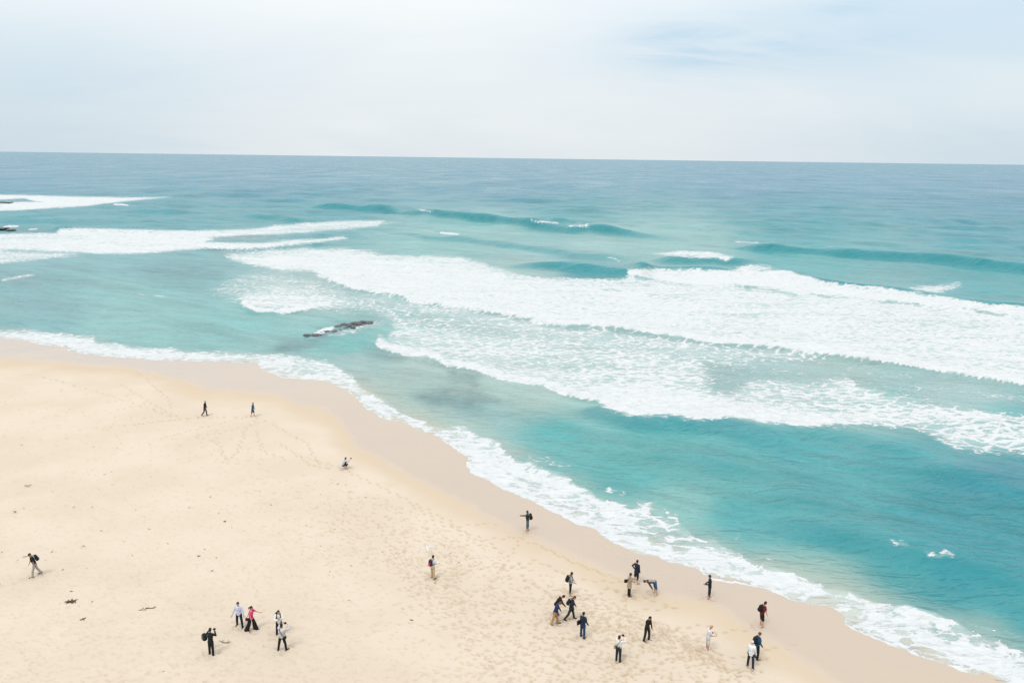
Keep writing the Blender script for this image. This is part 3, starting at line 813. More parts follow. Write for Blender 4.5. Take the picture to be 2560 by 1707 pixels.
hb = t.math('ADD', t.math('MULTIPLY', n2, 0.04), t.math('MULTIPLY', n3, 0.016))
hb = t.math('MULTIPLY', hb, t.lin(ro, 0, 1, 0.06, 1.0))
bump = t.new('ShaderNodeBump')
bump.inputs['Strength'].default_value = 0.8
bump.inputs['Distance'].default_value = 1.0
t.put(bump.inputs['Height'], hb)
t.l.new(bump.outputs[0], bs.inputs['Normal'])

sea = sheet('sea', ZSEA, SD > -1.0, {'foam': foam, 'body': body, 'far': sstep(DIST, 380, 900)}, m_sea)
beach = sheet('beach', ZBS, SD < 9.0, {'wet': wet, 'damp': np.clip(damp, 0, 1), 'print': np.clip(printed, 0, 1) * (1 - wet) * (0.28 + 0.72 * (1 - sstep(mdry, 8, 20))), 'rough': rough}, m_sand)
for gn, gl in (('sea', 'turquoise sea with breaking white surf reaching to the horizon'), ('beach', 'pale sandy beach with wet rim and footprints')):
    bpy.data.objects[gn]['label'] = gl
#PART2
# ------------------------------------------------------------------ plain materials
_mats = {}
def mat(name, col, rough=0.85, var=0.10, scale=14.0, bump=0.0):
    key = (name, col)
    if key in _mats:
        return _mats[key]
    m, t, bs = new_mat(name)
    P = t.new('ShaderNodeTexCoord').outputs['Object']
    n = t.noise(P, scale, 4.0, 0.6)
    a = tuple(max(0.0, c * (1 - var)) for c in col) + (1,)
    b = tuple(min(1.0, c * (1 + var)) for c in col) + (1,)
    t.put(bs.inputs['Base Color'], t.mix(t.smooth(n, 0.3, 0.7), a, b))
    bs.inputs['Roughness'].default_value = rough
    bs.inputs['Specular IOR Level'].default_value = 0.25
    if bump:
        bp = t.new('ShaderNodeBump'); bp.inputs['Strength'].default_value = 0.7; bp.inputs['Distance'].default_value = bump
        t.put(bp.inputs['Height'], n); t.l.new(bp.outputs[0], bs.inputs['Normal'])
    _mats[key] = m
    return m
def cloth(c):
    return mat('cloth', c, 0.9, 0.18, 9.0, 0.02)
SKIN = (0.42, 0.24, 0.16); TAN = (0.36, 0.17, 0.10)
BLACK = (0.010, 0.011, 0.012); NAVY = (0.012, 0.022, 0.050); WHITE = (0.52, 0.52, 0.53)

# ------------------------------------------------------------------ mesh pieces
class Acc:
    def __init__(self):
        self.v = []; self.f = []
    def rings(self, rings, cap=True):
        b = len(self.v); n = len(rings[0])
        for rg in rings:
            self.v.extend(rg)
        for i in range(len(rings) - 1):
            for j in range(n):
                j2 = (j + 1) % n
                self.f.append((b + i * n + j, b + i * n + j2, b + (i + 1) * n + j2, b + (i + 1) * n + j))
        if cap:
            self.f.append(tuple(b + j for j in range(n))[::-1])
            e = b + (len(rings) - 1) * n
            self.f.append(tuple(e + j for j in range(n)))
    def capsule(self, p0, p1, r0, r1, seg=8):
        p0, p1 = Vector(p0), Vector(p1)
        d = (p1 - p0)
        if d.length < 1e-5:
            d = Vector((0, 0, 1e-3)); p1 = p0 + d
        d.normalize()
        a = d.orthogonal().normalized(); b = d.cross(a)
        prof = [(-0.95, .31, 0), (-0.7, .71, 0), (0, 1, 0), (0, 1, 1), (0.7, .71, 1), (0.95, .31, 1)]
        rg = []
        for off, k, e in prof:
            c = p1 if e else p0; r = r1 if e else r0
            rg.append([c + d * off * r + (a * math.cos(q) + b * math.sin(q)) * r * k for q in [2 * math.pi * j / seg for j in range(seg)]])
        self.rings(rg)
    def chain(self, pts, rads, seg=8):
        for i in range(len(pts) - 1):
            self.capsule(pts[i], pts[i + 1], rads[i], rads[i + 1], seg)
    def ellipsoid(self, c, r, ax=None, seg=10, n=6):
        c = Vector(c)
        ax = ax or (Vector((1, 0, 0)), Vector((0, 1, 0)), Vector((0, 0, 1)))
        rg = []
        for i in range(n):
            th = math.pi * (i + 0.35) / (n - 0.3)
            z, k = -math.cos(th), math.sin(th)
            rg.append([c + ax[2] * z * r[2] + ax[0] * math.cos(q) * k * r[0] + ax[1] * math.sin(q) * k * r[1] for q in [2 * math.pi * j / seg for j in range(seg)]])
        self.rings(rg)
    def loft(self, secs, ax, seg=12):
        """secs: (centre, half width, half depth, forward axis)"""
        self.rings([[Vector(c) + ax * math.cos(q) * rx + Vector(ay) * math.sin(q) * ry for q in [2 * math.pi * j / seg for j in range(seg)]] for c, rx, ry, ay in secs])
    def box(self, c, h, ax=None):
        c = Vector(c); ax = ax or (Vector((1, 0, 0)), Vector((0, 1, 0)), Vector((0, 0, 1)))
        b = len(self.v)
        for sx in (-1, 1):
            for sy in (-1, 1):
                for sz in (-1, 1):
                    self.v.append(c + ax[0] * h[0] * sx + ax[1] * h[1] * sy + ax[2] * h[2] * sz)
        for q in ((0, 1, 3, 2), (4, 6, 7, 5), (0, 4, 5, 1), (2, 3, 7, 6), (0, 2, 6, 4), (1, 5, 7, 3)):
            self.f.append(tuple(b + i for i in q))
    def obj(self, name, m, parent=None, off=(0, 0, 0), scale=1.0, voxel=None, smooth=2, bevel=0.0):
        off = Vector(off)
        me = bpy.data.meshes.new(name)
        me.from_pydata([tuple((v - off) * scale) for v in self.v], [], self.f)
        me.update()
        for p in me.polygons:
            p.use_smooth = True
        me.materials.append(m)
        o = bpy.data.objects.new(name, me)
        COL.objects.link(o)
        if parent:
            o.parent = parent
        if voxel:
            md = o.modifiers.new('union', 'REMESH'); md.mode = 'VOXEL'; md.voxel_size = voxel; md.use_smooth_shade = True
            if smooth:
                ms = o.modifiers.new('soften', 'SMOOTH'); ms.factor = 0.5; ms.iterations = smooth
        if bevel:
            mb = o.modifiers.new('round', 'BEVEL'); mb.width = bevel; mb.segments = 2; mb.limit_method = 'ANGLE'
        return o

def empty(name, loc, rz=0.0, label=None, cat=None, group=None):
    o = bpy.data.objects.new(name, None)
    o.empty_display_size = 0.2
    COL.objects.link(o)
    o.location = loc; o.rotation_euler = (0, 0, rz)
    if label: o['label'] = label
    if cat: o['category'] = cat
    if group: o['group'] = group
    return o
def tag(o, label, cat, group=None):
    o['label'] = label; o['category'] = cat
    if group: o['group'] = group
    return o

# ------------------------------------------------------------------ people
XA = Vector((1, 0, 0))
def ang(p):
    p = rad(p)
    return Vector((0, math.sin(p), math.cos(p)))
def limb(pitch, side, sg):
    p, s = rad(pitch), rad(side)
    return Vector((sg * math.sin(s), math.sin(p) * math.cos(s), -math.cos(p) * math.cos(s)))
# pose: lean, hunch, nod in degrees; legs (thigh, shank, side); arms (upper pitch, upper side, fore pitch, fore side)
def person(px, py, heading, label, h=1.72, lean=3, hunch=4, nod=8, turn=0, ll=(4, 0, 5), rl=(-3, -4, 5), la=(4, 9, 14, 4), ra=(4, 9, 14, 4),
           top=BLACK, sleeve='long', hem=0.10, bottom=BLACK, legs='long', shoes=BLACK, skin=SKIN, hair=(0.012, 0.010, 0.009), hairstyle='short',
           panel=None, backpanel=None, coat=0.0, bags=(), marks=None, dz=0.0, rise=0.0):
    S = h / 1.72
    x, y, z = on_beach(px, py)
    bulk = 1.0
    pel = Vector((0, 0, 0))
    u1, u2 = ang(lean), ang(lean + hunch)
    f1, f2 = Vector((0, u1.z, -u1.y)), Vector((0, u2.z, -u2.y))
    waist = pel + u1 * 0.17; chest = pel + u1 * 0.33; neck = chest + u2 * 0.19
    u3 = ang(lean + hunch + nod); f3 = Vector((0, u3.z, -u3.y))
    tq = Matrix.Rotation(-rad(turn), 3, u3)
    f3 = tq @ f3; x3 = tq @ XA
    head = neck + u2 * 0.055 + u3 * 0.125
    J = {}
    for sg, lg, ar, n in ((-1, ll, la, 'l'), (1, rl, ra, 'r')):
        hip = pel + XA * sg * 0.088
        knee = hip + limb(lg[0], lg[2], sg) * 0.43
        ank = knee + limb(lg[1], lg[2] * 0.6, sg) * 0.40
        fd = ang(90 + max(0, (-lg[1] - 18)) * 0.9)
        fd = Vector((sg * 0.14, fd.y, fd.z)).normalized()
        J[n] = dict(sg=sg, hip=hip, knee=knee, ank=ank, fd=fd, toe=ank + fd * 0.17 - Vector((0, 0, 0.045)), heel=ank - fd * 0.05 - Vector((0, 0, 0.045)))
        sh = chest + u2 * 0.145 + XA * sg * 0.165
        el = sh + limb(ar[0], ar[1], sg) * 0.28
        wr = el + limb(ar[2], ar[3], sg) * 0.25
        J[n].update(sh=sh, el=el, wr=wr, hd=(wr - el).normalized())
    low = min(min(J[n]['toe'].z, J[n]['heel'].z) for n in 'lr') - 0.028
    cy = sum((J[n]['ank'].y) for n in 'lr') / 2
    off = Vector((0, cy * 0.7, low))
    lab = label
    root = empty('person', (x, y, z - 0.012 + dz), -rad(heading), lab, 'person')
    vx = 0.016 * S
    # body: one continuous skin
    b = Acc()
    b.loft([(pel - u1 * 0.06, .12, .085, f1), (pel + u1 * .02, .15, .10, f1), (waist, .13, .09, f1), (chest, .155, .10, f2), (chest + u2 * .12, .165, .085, f2), (neck - u2 * 0.01, .07, .06, f2)], XA)
    b.capsule(neck - u2 * .02, head - u3 * .05, .052, .048)
    b.ellipsoid(head, (.073, .092, .112), (x3, f3, u3), 12, 8)
    b.ellipsoid(head - u3 * .06 + f3 * .03, (.052, .058, .055), (x3, f3, u3), 8, 5)
    b.capsule(head + f3 * .088 + u3 * .01, head + f3 * .108 - u3 * .02, .010, .015, 6)
    for sg in (-1, 1):
        b.ellipsoid(head + x3 * sg * .076, (.012, .022, .032), (x3, f3, u3), 6, 4)
    for n in 'lr':
        j = J[n]; sg = j['sg']
        b.chain([j['sh'], j['el'], j['wr']], [.047, .037, .026])
        d = j['hd']; sd = d.cross(f1); sd = (sd if sd.length > .1 else XA.copy()).normalized(); nm = d.cross(sd).normalized()
        palm = j['wr'] + d * .05
        b.ellipsoid(palm, (.038, .016, .050), (sd, nm, d), 8, 5)
        for k, (o_, ln) in enumerate(((-.028, .060), (-.010, .072), (.010, .068), (.028, .054))):
            a0 = j['wr'] + d * .085 + sd * o_
            a1 = a0 + (d * .9 + nm * .25 * (1 if nm.dot(f1) > 0 else -1) + sd * o_ * 3).normalized() * ln * .55
            a2 = a1 + (d * .75 + nm * .6 * (1 if nm.dot(f1) > 0 else -1)).normalized() * ln * .5
            b.chain([a0, a1, a2], [.0105, .0095, .0085], 6)
        th = sd * (1 if sd.dot(f1) > 0 else -1)
        t0 = j['wr'] + d * .035 + th * .028
        b.chain([t0, t0 + (th * .8 + d * .6).normalized() * .035, t0 + (th * .8 + d * .6).normalized() * .035 + (d + th * .2).normalized() * .03], [.013, .011, .009], 6)
        b.chain([j['hip'], j['knee'], j['ank']], [.078, .052, .036])
        b.capsule(j['knee'].lerp(j['ank'], .12) - f1 * .012, j['knee'].lerp(j['ank'], .5) - f1 * .01, .050, .042)
        if shoes is None:
            b.capsule(j['ank'] - j['fd'] * .03 - Vector((0, 0, .03)), j['ank'] + j['fd'] * .10 - Vector((0, 0, .045)), .036, .030)
            b.capsule(j['ank'] + j['fd'] * .10 - Vector((0, 0, .048)), j['toe'], .032, .024)
            for o_ in (-.028, -.012, .004, .018, .030):
                tx = XA * o_
                b.capsule(j['toe'] + tx - j['fd'] * .01, j['toe'] + tx + j['fd'] * .028, .012, .009, 6)
    b.obj('body', mat('skin', skin, 0.6, 0.06, 20), root, off, S, vx, 1)
    for sg in (-1, 1):
        e = Acc(); e.ellipsoid(head + f3 * .083 + x3 * sg * .030 + u3 * .012, (.014, .009, .009), (x3, f3, u3), 6, 4)
        e.obj('eye', mat('eye', (0.03, 0.02, 0.018)), root, off, S)
    e = Acc(); e.capsule(head + f3 * .090 - x3 * .02 - u3 * .055, head + f3 * .090 + x3 * .02 - u3 * .055, .006, .006, 5)
    e.obj('mouth', mat('lips', (0.20, 0.07, 0.06)), root, off, S)
    # top
    c = Acc(); g = .020
    if coat:
        hs = pel - u1 * (coat)
        c.loft([(hs, .20, .15, f1), (pel, .185, .135, f1), (waist, .165, .12, f1), (chest, .19, .13, f2), (chest + u2 * .125, .195, .11, f2), (neck - u2 * .015, .085, .075, f2)], XA)
    else:
        c.loft([(pel - u1 * hem, .165, .115, f1), (pel + u1 * .04, .165, .118, f1), (waist, .150, .110, f1), (chest, .178, .122, f2), (chest + u2 * .125, .188, .103, f2), (neck - u2 * .012, .078, .070, f2)], XA)
    for n in 'lr':
        j = J[n]
        if sleeve == 'long':
            c.chain([j['sh'], j['el'], j['wr']], [.068, .056, .044])
        else:
            m_ = j['sh'].lerp(j['el'], .62)
            c.capsule(j['sh'], m_, .068, .062)
    if sleeve == 'long':
        c.capsule(neck - u2 * .02, neck + u2 * .012, .072, .064)
    c.obj('top' if not coat else 'coat', cloth(top), root, off, S, 0.02 * S, 2)
    if panel:
        q = Acc(); q.loft([(pel + u1 * .02 + f1 * .085, .07, .05, f1), (waist + f1 * .08, .07, .05, f1), (chest + f2 * .088, .065, .05, f2), (chest + u2 * .11 + f2 * .075, .05, .035, f2)], XA)
        q.obj('shirt_front', cloth(panel), root, off, S)
    if backpanel:
        q = Acc(); q.loft([(pel + u1 * .0 - f1 * .06, .15, .075, f1), (waist - f1 * .055, .14, .075, f1), (chest - f2 * .06, .16, .085, f2), (chest + u2 * .12 - f2 * .04, .15, .08, f2)], XA)
        q.obj('back_panel', cloth(backpanel), root, off, S)
    if marks:
        for ux, uz, wx in marks:
            q = Acc(); q.ellipsoid(chest + u2 * uz - f2 * .118 + XA * ux, (wx, .02, .022), (XA, f2, u2), 8, 4)
            q.obj('pale_mark', mat('mark', (0.5, 0.55, 0.58)), root, off, S)
    # bottom
    t_ = Acc()
    t_.loft([(pel - u1 * .10, .135, .105, f1), (pel - u1 * .02, .155, .112, f1), (pel + u1 * (.08 + rise), .150, .108, f1)], XA)
    for n in 'lr':
        j = J[n]
        if legs == 'wide':
            t_.chain([j['hip'], j['knee'], j['ank'] - Vector((0, 0, .01))], [.100, .125, .155], 10)
        elif legs == 'long':
            t_.chain([j['hip'], j['knee'], j['ank'] - Vector((0, 0, .02))], [.098, .076, .064])
        elif legs == 'capri':
            t_.chain([j['hip'], j['knee'], j['knee'].lerp(j['ank'], .45)], [.098, .080, .066])
        else:
            t_.chain([j['hip'], j['knee']], [.100, .086])
    t_.obj('trousers' if legs in ('long', 'wide') else 'shorts', cloth(bottom), root, off, S, 0.02 * S, 1)
    # shoes
    if shoes is not None:
        for n in 'lr':
            j = J[n]; k = Acc()
            k.capsule(j['heel'] + Vector((0, 0, .010)), j['ank'] + j['fd'] * .06 - Vector((0, 0, .030)), .042, .040)
            k.capsule(j['ank'] + j['fd'] * .06 - Vector((0, 0, .038)), j['toe'] + j['fd'] * .03 + Vector((0, 0, .006)), .042, .034)
            k.obj('shoe', mat('shoe', shoes, 0.7), root, off, S, 0.016, 1)
    # hair or hat
    k = Acc()
    if hairstyle == 'cap':
        k.ellipsoid(head + u3 * .035 - f3 * .006, (.084, .102, .088), (x3, f3, u3), 12, 7)
        k.loft([(head + u3 * .045 + f3 * .085, .062, .035, f3), (head + u3 * .038 + f3 * .125, .050, .030, f3)], x3)
        k.obj('cap', cloth(hair), root, off, S, 0.014 * S, 1)
    elif hairstyle == 'bald':
        k.ellipsoid(head - f3 * .030 - u3 * .005, (.078, .068, .060), (x3, f3, u3), 10, 6)
        k.obj('hair', mat('hair', hair, 0.7), root, off, S)
    else:
        k.ellipsoid(head + u3 * .026 - f3 * .016, (.084, .094, .102), (x3, f3, u3), 12, 7)
        k.ellipsoid(head - f3 * .040 - u3 * .02, (.078, .062, .085), (x3, f3, u3), 10, 6)
        if hairstyle == 'long':
            k.ellipsoid(head - f3 * .055 - u3 * .11, (.080, .050, .13), (x3, f3, u3), 10, 6)
        if hairstyle == 'ponytail':
            k.chain([head - f3 * .09 + u3 * .03, head - f3 * .15 - u3 * .02, head - f3 * .16 - u3 * .13], [.03, .042, .02])
        k.obj('hair', mat('hair', hair, 0.6), root, off, S, 0.014 * S, 1)
    root.scale = (1, 1, 1)
    fr = dict(root=root, off=off, S=S, J=J, pel=pel, waist=waist, chest=chest, neck=neck, head=head, u1=u1, u2=u2, f1=f1, f2=f2, f3=f3, u3=u3, x3=x3,
              base=Vector((x, y, z - 0.012 + dz)), rz=-rad(heading))
    return fr

def item_root(fr, name, p, label, cat, group=None):
    """empty of a worn or held thing at local point p of the wearer"""
    lp = (Vector(p) - fr['off']) * fr['S']
    wp = fr['base'] + Matrix.Rotation(fr['rz'], 3, 'Z') @ lp
    return empty(name, wp, fr['rz'], label, cat, group)

def backpack(fr, label, col=BLACK, pocket=None, size=1.0, side=0.0, drop=0.0, straps=True):
    f, u = fr['f2'], fr['u2']; S = fr['S']
    dp = .105 * size
    c = fr['chest'] + u * (.0 - drop) - f * (.125 + dp) + XA * side
    base = c - u * .24 * size
    r = item_root(fr, 'backpack', base, label, 'backpack')
    a = Acc()
    a.loft([(c - u * .24 * size, .11 * size, dp * .7, f), (c - u * .21 * size, .15 * size, dp, f), (c - u * .05 * size, .165 * size, dp * 1.05, f), (c + u * .12 * size, .15 * size, dp * .95, f), (c + u * .20 * size, .11 * size, dp * .75, f), (c + u * .235 * size, .05 * size, dp * .4, f)], XA)
    a.obj('bag', cloth(col), r, base, S)
    a = Acc()
    q = c - u * .10 * size - f * dp * .95
    a.loft([(q - u * .10 * size, .09 * size, .035, f), (q, .115 * size, .048, f), (q + u * .09 * size, .09 * size, .032, f)], XA)
    a.obj('pocket', cloth(pocket or col), r, base, S)
    a = Acc(); a.chain([c + u * .225 * size - XA * .03, c + u * .27 * size, c + u * .225 * size + XA * .03], [.010, .010, .010], 6)
    a.obj('handle', cloth(col), r, base, S)
    if straps:
        for sg in (-1, 1):
            a = Acc(); X_ = XA * sg
            up = fr['chest'] + u * .19 + X_ * .10
            a.chain([c + u * .17 + X_ * .09 + f * dp * .6, up - f * .06 + u * .015, up + f * .06 + u * .005, fr['chest'] + f * .135 + X_ * .115, fr['waist'] + u * .03 + f * .09 + X_ * .165, c - u * .16 * size + X_ * .13 + f * dp * .5], [.022] * 6, 6)
            a.obj('strap', cloth(col), r, base, S)
    return r

def shoulder_bag(fr, label, col, sg=-1, size=1.0, fwd=-0.06, low=0.0):
    u, f = fr['u1'], fr['f1']; S = fr['S']; X_ = XA * sg
    c = fr['pel'] + X_ * (.235) + f * fwd + u * (.02 - low)
    base = c - u * .11 * size
    r = item_root(fr, 'shoulder_bag', base, label, 'bag')
    a = Acc()
    a.loft([(c - u * .11 * size, .050, .10 * size, f), (c - u * .09 * size, .062, .135 * size, f), (c + u * .07 * size, .058, .13 * size, f), (c + u * .11 * size, .035, .10 * size, f)], X_)
    a.obj('bag', cloth(col), r, base, S)
    a = Acc()
    a.loft([(c + u * .03 * size + X_ * .055, .012, .11 * size, f), (c + u * .10 * size + X_ * .045, .014, .12 * size, f)], X_)
    a.obj('flap', cloth(col), r, base, S)
    a = Acc(); o = fr['chest'] + fr['u2'] * .19 - X_ * .09
    for s2 in (-1, 1):
        a.chain([o, o + f * .115 * s2 - fr['u2'] * .02, fr['chest'] + f * .14 * s2, fr['waist'] + f * .135 * s2 + X_ * .10, c + u * .10 * size + f * .09 * s2 * size], [.014] * 5, 6)
    a.obj('strap', cloth(BLACK), r, base, S)
    return r

def held_camera(fr, p, d, label):
    S = fr['S']; d = Vector(d).normalized(); x = d.cross(Vector((0, 0, 1))); x = (x if x.length > .1 else XA).normalized(); u = x.cross(d)
    r = item_root(fr, 'camera', Vector(p) - u * .05, label, 'camera'); off = Vector(p) - u * .05
    m = mat('camera_black', (0.012, 0.012, 0.013), 0.4)
    a = Acc(); a.box(p, (.068, .030, .045), (x, d, u)); a.box(Vector(p) + u * .052, (.024, .026, .016), (x, d, u)); a.obj('camera_body', m, r, off, S, bevel=.006)
    a = Acc(); a.loft([(Vector(p) + d * .028, .036, .036, u), (Vector(p) + d * .09, .038, .038, u), (Vector(p) + d * .10, .032, .032, u)], x); a.obj('lens', m, r, off, S)
    a = Acc(); a.capsule(Vector(p) - x * .04 + u * .046, Vector(p) - x * .04 + u * .056, .009, .009, 6); a.obj('shutter_button', m, r, off, S)
    return r
def held_phone(fr, p, d, label):
    S = fr['S']; d = Vector(d).normalized(); x = d.cross(Vector((0, 0, 1))).normalized(); u = x.cross(d)
    r = item_root(fr, 'phone', Vector(p) - u * .04, label, 'phone'); off = Vector(p) - u * .04
    a = Acc(); a.box(p, (.075, .006, .038), (x, d, u)); a.obj('case', mat('phone_case', (0.015, 0.015, 0.017), 0.35), r, off, S, bevel=.004)
    a = Acc(); a.box(Vector(p) - d * .0075, (.070, .001, .034), (x, d, u)); a.obj('screen', mat('phone_screen', (0.03, 0.04, 0.05), 0.1), r, off, S)
    a = Acc(); a.capsule(Vector(p) + d * .006 + x * .06 + u * .022, Vector(p) + d * .009 + x * .06 + u * .022, .007, .007, 6); a.obj('lens', mat('phone_case', (0.015, 0.015, 0.017), 0.35), r, off, S)
    return r
def hands_mid(fr):
    J = fr['J']
    return (J['l']['wr'] + J['l']['hd'] * .09 + J['r']['wr'] + J['r']['hd'] * .09) / 2

HAIRB = (0.012, 0.010, 0.009); BROWN = (0.06, 0.030, 0.018)
UPPH = (46, 8, 150, -34)      # arm lifted to the face

# left-hand side of the beach
f = person(92, 1438, 232, 'person in black top and pale grey trousers striding alone at far left', 1.76, lean=12, hunch=6, nod=6,
           ll=(20, 8, 3), rl=(-16, -32, 3), la=(-8, 10, 4, 6), ra=(12, 10, 22, 6), top=(0.008, 0.014, 0.018), sleeve='short', bottom=(0.30, 0.28, 0.25), skin=TAN, hairstyle='cap', hair=(0.03, 0.025, 0.02))
backpack(f, 'black backpack with pale reflective patches worn by the striding person at far left', (0.008, 0.013, 0.017), (0.10, 0.13, 0.15), 0.92)
f = person(600, 1566, 178, 'person in pale blue shirt and navy trousers walking beside the person in pink', 1.74, lean=2, nod=12, ll=(8, 4, 9), rl=(-12, -16, 10), la=(8, 20, 14, 12), ra=(6, 22, 10, 20),
           top=(0.44, 0.48, 0.60), hem=0.06, bottom=(0.010, 0.020, 0.038), shoes=BLACK)
f = person(628.5, 1575, 98, 'person in bright pink top and wide black trousers, long hair blown back', 1.66, lean=4, nod=4, ll=(18, 12, 4), rl=(-14, -24, 4), la=(58, 12, 92, -10), ra=(8, 10, 16, 4),
           top=(0.72, 0.060, 0.19), sleeve='short', bottom=(0.010, 0.010, 0.011), legs='wide', hairstyle='ponytail', turn=-10)
shoulder_bag(f, 'small dark plum shoulder bag on the hip of the person in pink', (0.045, 0.012, 0.028), 1, 0.8, -0.14)
f = person(699, 1586, 160, 'person in loose white top and black trousers with arms folded up to the chin', 1.68, lean=4, nod=16, ll=(6, -2, 6), rl=(12, -6, 6), la=(48, 16, 120, -40), ra=(40, 18, 110, -42),
           top=(0.55, 0.55, 0.53), hem=0.12, bottom=(0.010, 0.011, 0.014))
backpack(f, 'black backpack on the person in white top with folded arms', BLACK, None, 0.85, 0.06)
f = person(706, 1626, 12, 'person in striped grey shirt taking a picture with both elbows raised', 1.72, lean=2, nod=-2, ll=(-4, -10, 11), rl=(6, 0, 11), la=(70, 34, 130, -30), ra=(70, 40, 130, -34),
           top=(0.42, 0.40, 0.41), hem=0.04, bottom=(0.010, 0.010, 0.012))
held_camera(f, hands_mid(f), f['f3'], 'black camera lifted by the person in striped grey shirt')
shoulder_bag(f, 'slim black bag on a strap across the striped grey shirt', BLACK, 1, 0.6, -0.04)
f = person(529, 1637.5, 18, 'person all in black photographing the sea beside driftwood, bag hanging off one arm', 1.72, lean=1, nod=4, ll=(2, 0, 4), rl=(-1, -3, 4), la=(30, 44, 100, 8), ra=UPPH,
           top=BLACK, bottom=BLACK, shoes=None, hair=HAIRB)
held_camera(f, f['J']['r']['wr'] + f['J']['r']['hd'] * .10, f['f3'], 'small camera in the hand of the person in black beside driftwood')
jj = f['J']['l']
b_ = item_root(f, 'backpack', jj['el'] + Vector((-.14, 0, -.42)), 'bulky black backpack dangling from the arm of the person in black', 'backpack')
off_ = jj['el'] + Vector((-.14, 0, -.42))
a = Acc(); c0 = jj['el'] + Vector((-.14, 0, -.20))
a.loft([(c0 + Vector((0, 0, -.22)), .10, .08, Vector((0, 1, 0))), (c0 + Vector((0, 0, -.16)), .165, .12, Vector((0, 1, 0))), (c0, .18, .13, Vector((0, 1, 0))), (c0 + Vector((0, 0, .14)), .15, .11, Vector((0, 1, 0))), (c0 + Vector((0, 0, .21)), .07, .06, Vector((0, 1, 0)))], XA)
a.obj('bag', cloth((0.012, 0.016, 0.020)), b_, off_, f['S'])
a = Acc(); a.chain([c0 + Vector((-.03, -.12, .12)), c0 + Vector((-.01, -.135, .0)), c0 + Vector((0, -.135, -.12))], [.018, .02, .018]); a.obj('strap', cloth((0.16, 0.18, 0.20)), b_, off_, f['S'])
a = Acc(); a.chain([c0 + Vector((.06, 0, .18)), jj['el'] + Vector((.0, 0, .03)), c0 + Vector((-.04, 0, .19))], [.014, .014, .014]); a.obj('handle', cloth(BLACK), b_, off_, f['S'])

# far pair and the crouching photographer
f = person(511.7, 1039, 88, 'distant grey-haired person in black jacket and dark grey trousers walking along footprints', 1.78, lean=5, nod=4, ll=(14, 6, 2), rl=(-8, -40, 2), top=(0.010, 0.011, 0.011), bottom=(0.055, 0.050, 0.045), shoes=(0.22, 0.2, 0.2), hair=(0.35, 0.32, 0.29), hairstyle='short', hem=0.18)
f = person(631.6, 1040, 95, 'distant person in blue jacket and dark shorts with bare legs', 1.60, lean=5, nod=8, ll=(12, 2, 3), rl=(-8, -22, 3), top=(0.012, 0.085, 0.17), bottom=(0.012, 0.014, 0.02), legs='short', shoes=None, hair=(0.12, 0.06, 0.03), hem=0.20)
f = person(860, 1170.5, 62, 'person crouching low on the sand near the wet edge to take a picture', 1.70, lean=24, hunch=10, nod=-14, ll=(112, -32, 12), rl=(104, -36, 12), la=(50, 20, 70, 0), ra=(78, 4, 128, -14),
           top=(0.36, 0.37, 0.40), bottom=(0.014, 0.016, 0.017), legs='capri', shoes=None, skin=TAN, hair=(0.05, 0.03, 0.02))
held_camera(f, f['J']['r']['wr'] + f['J']['r']['hd'] * .12, (0, 1, 0.1), 'camera held up by the crouching photographer')

# middle
f = person(1319, 1327, 275, 'person in dark green jacket and rolled jeans on wet sand pointing to the left', 1.74, lean=1, nod=2, ll=(3, 0, 5), rl=(-4, -4, 5), la=(88, 6, 88, 2), ra=(2, 8, 10, 4), turn=0,
           top=(0.016, 0.036, 0.036), bottom=(0.050, 0.100, 0.145), legs='capri', shoes=None)
backpack(f, 'large black backpack with dangling strap on the pointing person', (0.010, 0.013, 0.015), None, 1.05)
f = person(1082, 1445, 42, 'person in white shirt and beige trousers looking out to sea', 1.72, lean=2, nod=3, ll=(3, 0, 4), rl=(-2, -3, 4), ra=(22, 8, 72, -10), la=(10, 8, 40, -8),
           top=(0.55, 0.54, 0.55), bottom=(0.42, 0.31, 0.19), shoes=(0.05, 0.05, 0.045))
backpack(f, 'navy backpack with red pocket on the person in white shirt and beige trousers', (0.028, 0.018, 0.045), (0.42, 0.045, 0.02), 0.98)
f = person(1425, 1487, 84, 'barefoot person in light grey hooded top and black cropped trousers facing the sea', 1.70, lean=3, nod=6, ra=(4, 8, 60, -10), la=(4, 8, 58, -12), top=(0.27, 0.27, 0.27), bottom=(0.012, 0.012, 0.014), legs='capri', shoes=None, skin=TAN)
backpack(f, 'black backpack on the barefoot person in light grey hooded top', BLACK, None, 1.0)
f = person(1390, 1541, 78, 'person all in black stooping forward behind the person in khaki trousers', 1.70, lean=34, hunch=14, nod=22, ll=(12, 0, 4), rl=(4, -8, 4), la=(18, 4, 36, 0), ra=(20, 4, 40, 0), top=(0.008, 0.008, 0.009), bottom=(0.010, 0.010, 0.010))
f = person(1386, 1560, 92, 'person in navy jacket and khaki trousers walking with head bowed', 1.72, lean=16, hunch=10, nod=34, ll=(18, 8, 4), rl=(-14, -22, 4), la=(14, 10, 30, 2), ra=(-4, 10, 12, 4), top=(0.012, 0.025, 0.075), hem=0.16, bottom=(0.33, 0.20, 0.095), shoes=(0.025, 0.012, 0.010), hair=(0.09, 0.035, 0.02), skin=TAN)
f = person(1424, 1549, 86, 'person in open dark jacket over bright blue shirt taking a long stride', 1.76, lean=10, hunch=6, nod=26, ll=(22, 12, 3), rl=(-22, -38, 3), la=(20, 6, 28, 0), ra=(-2, 6, 14, 2), top=(0.018, 0.024, 0.034), panel=(0.03, 0.19, 0.42), bottom=(0.016, 0.020, 0.026), hair=(0.10, 0.03, 0.015))
backpack(f, 'flat dark backpack on the person with bright blue shirt', (0.012, 0.014, 0.018), None, 0.85)
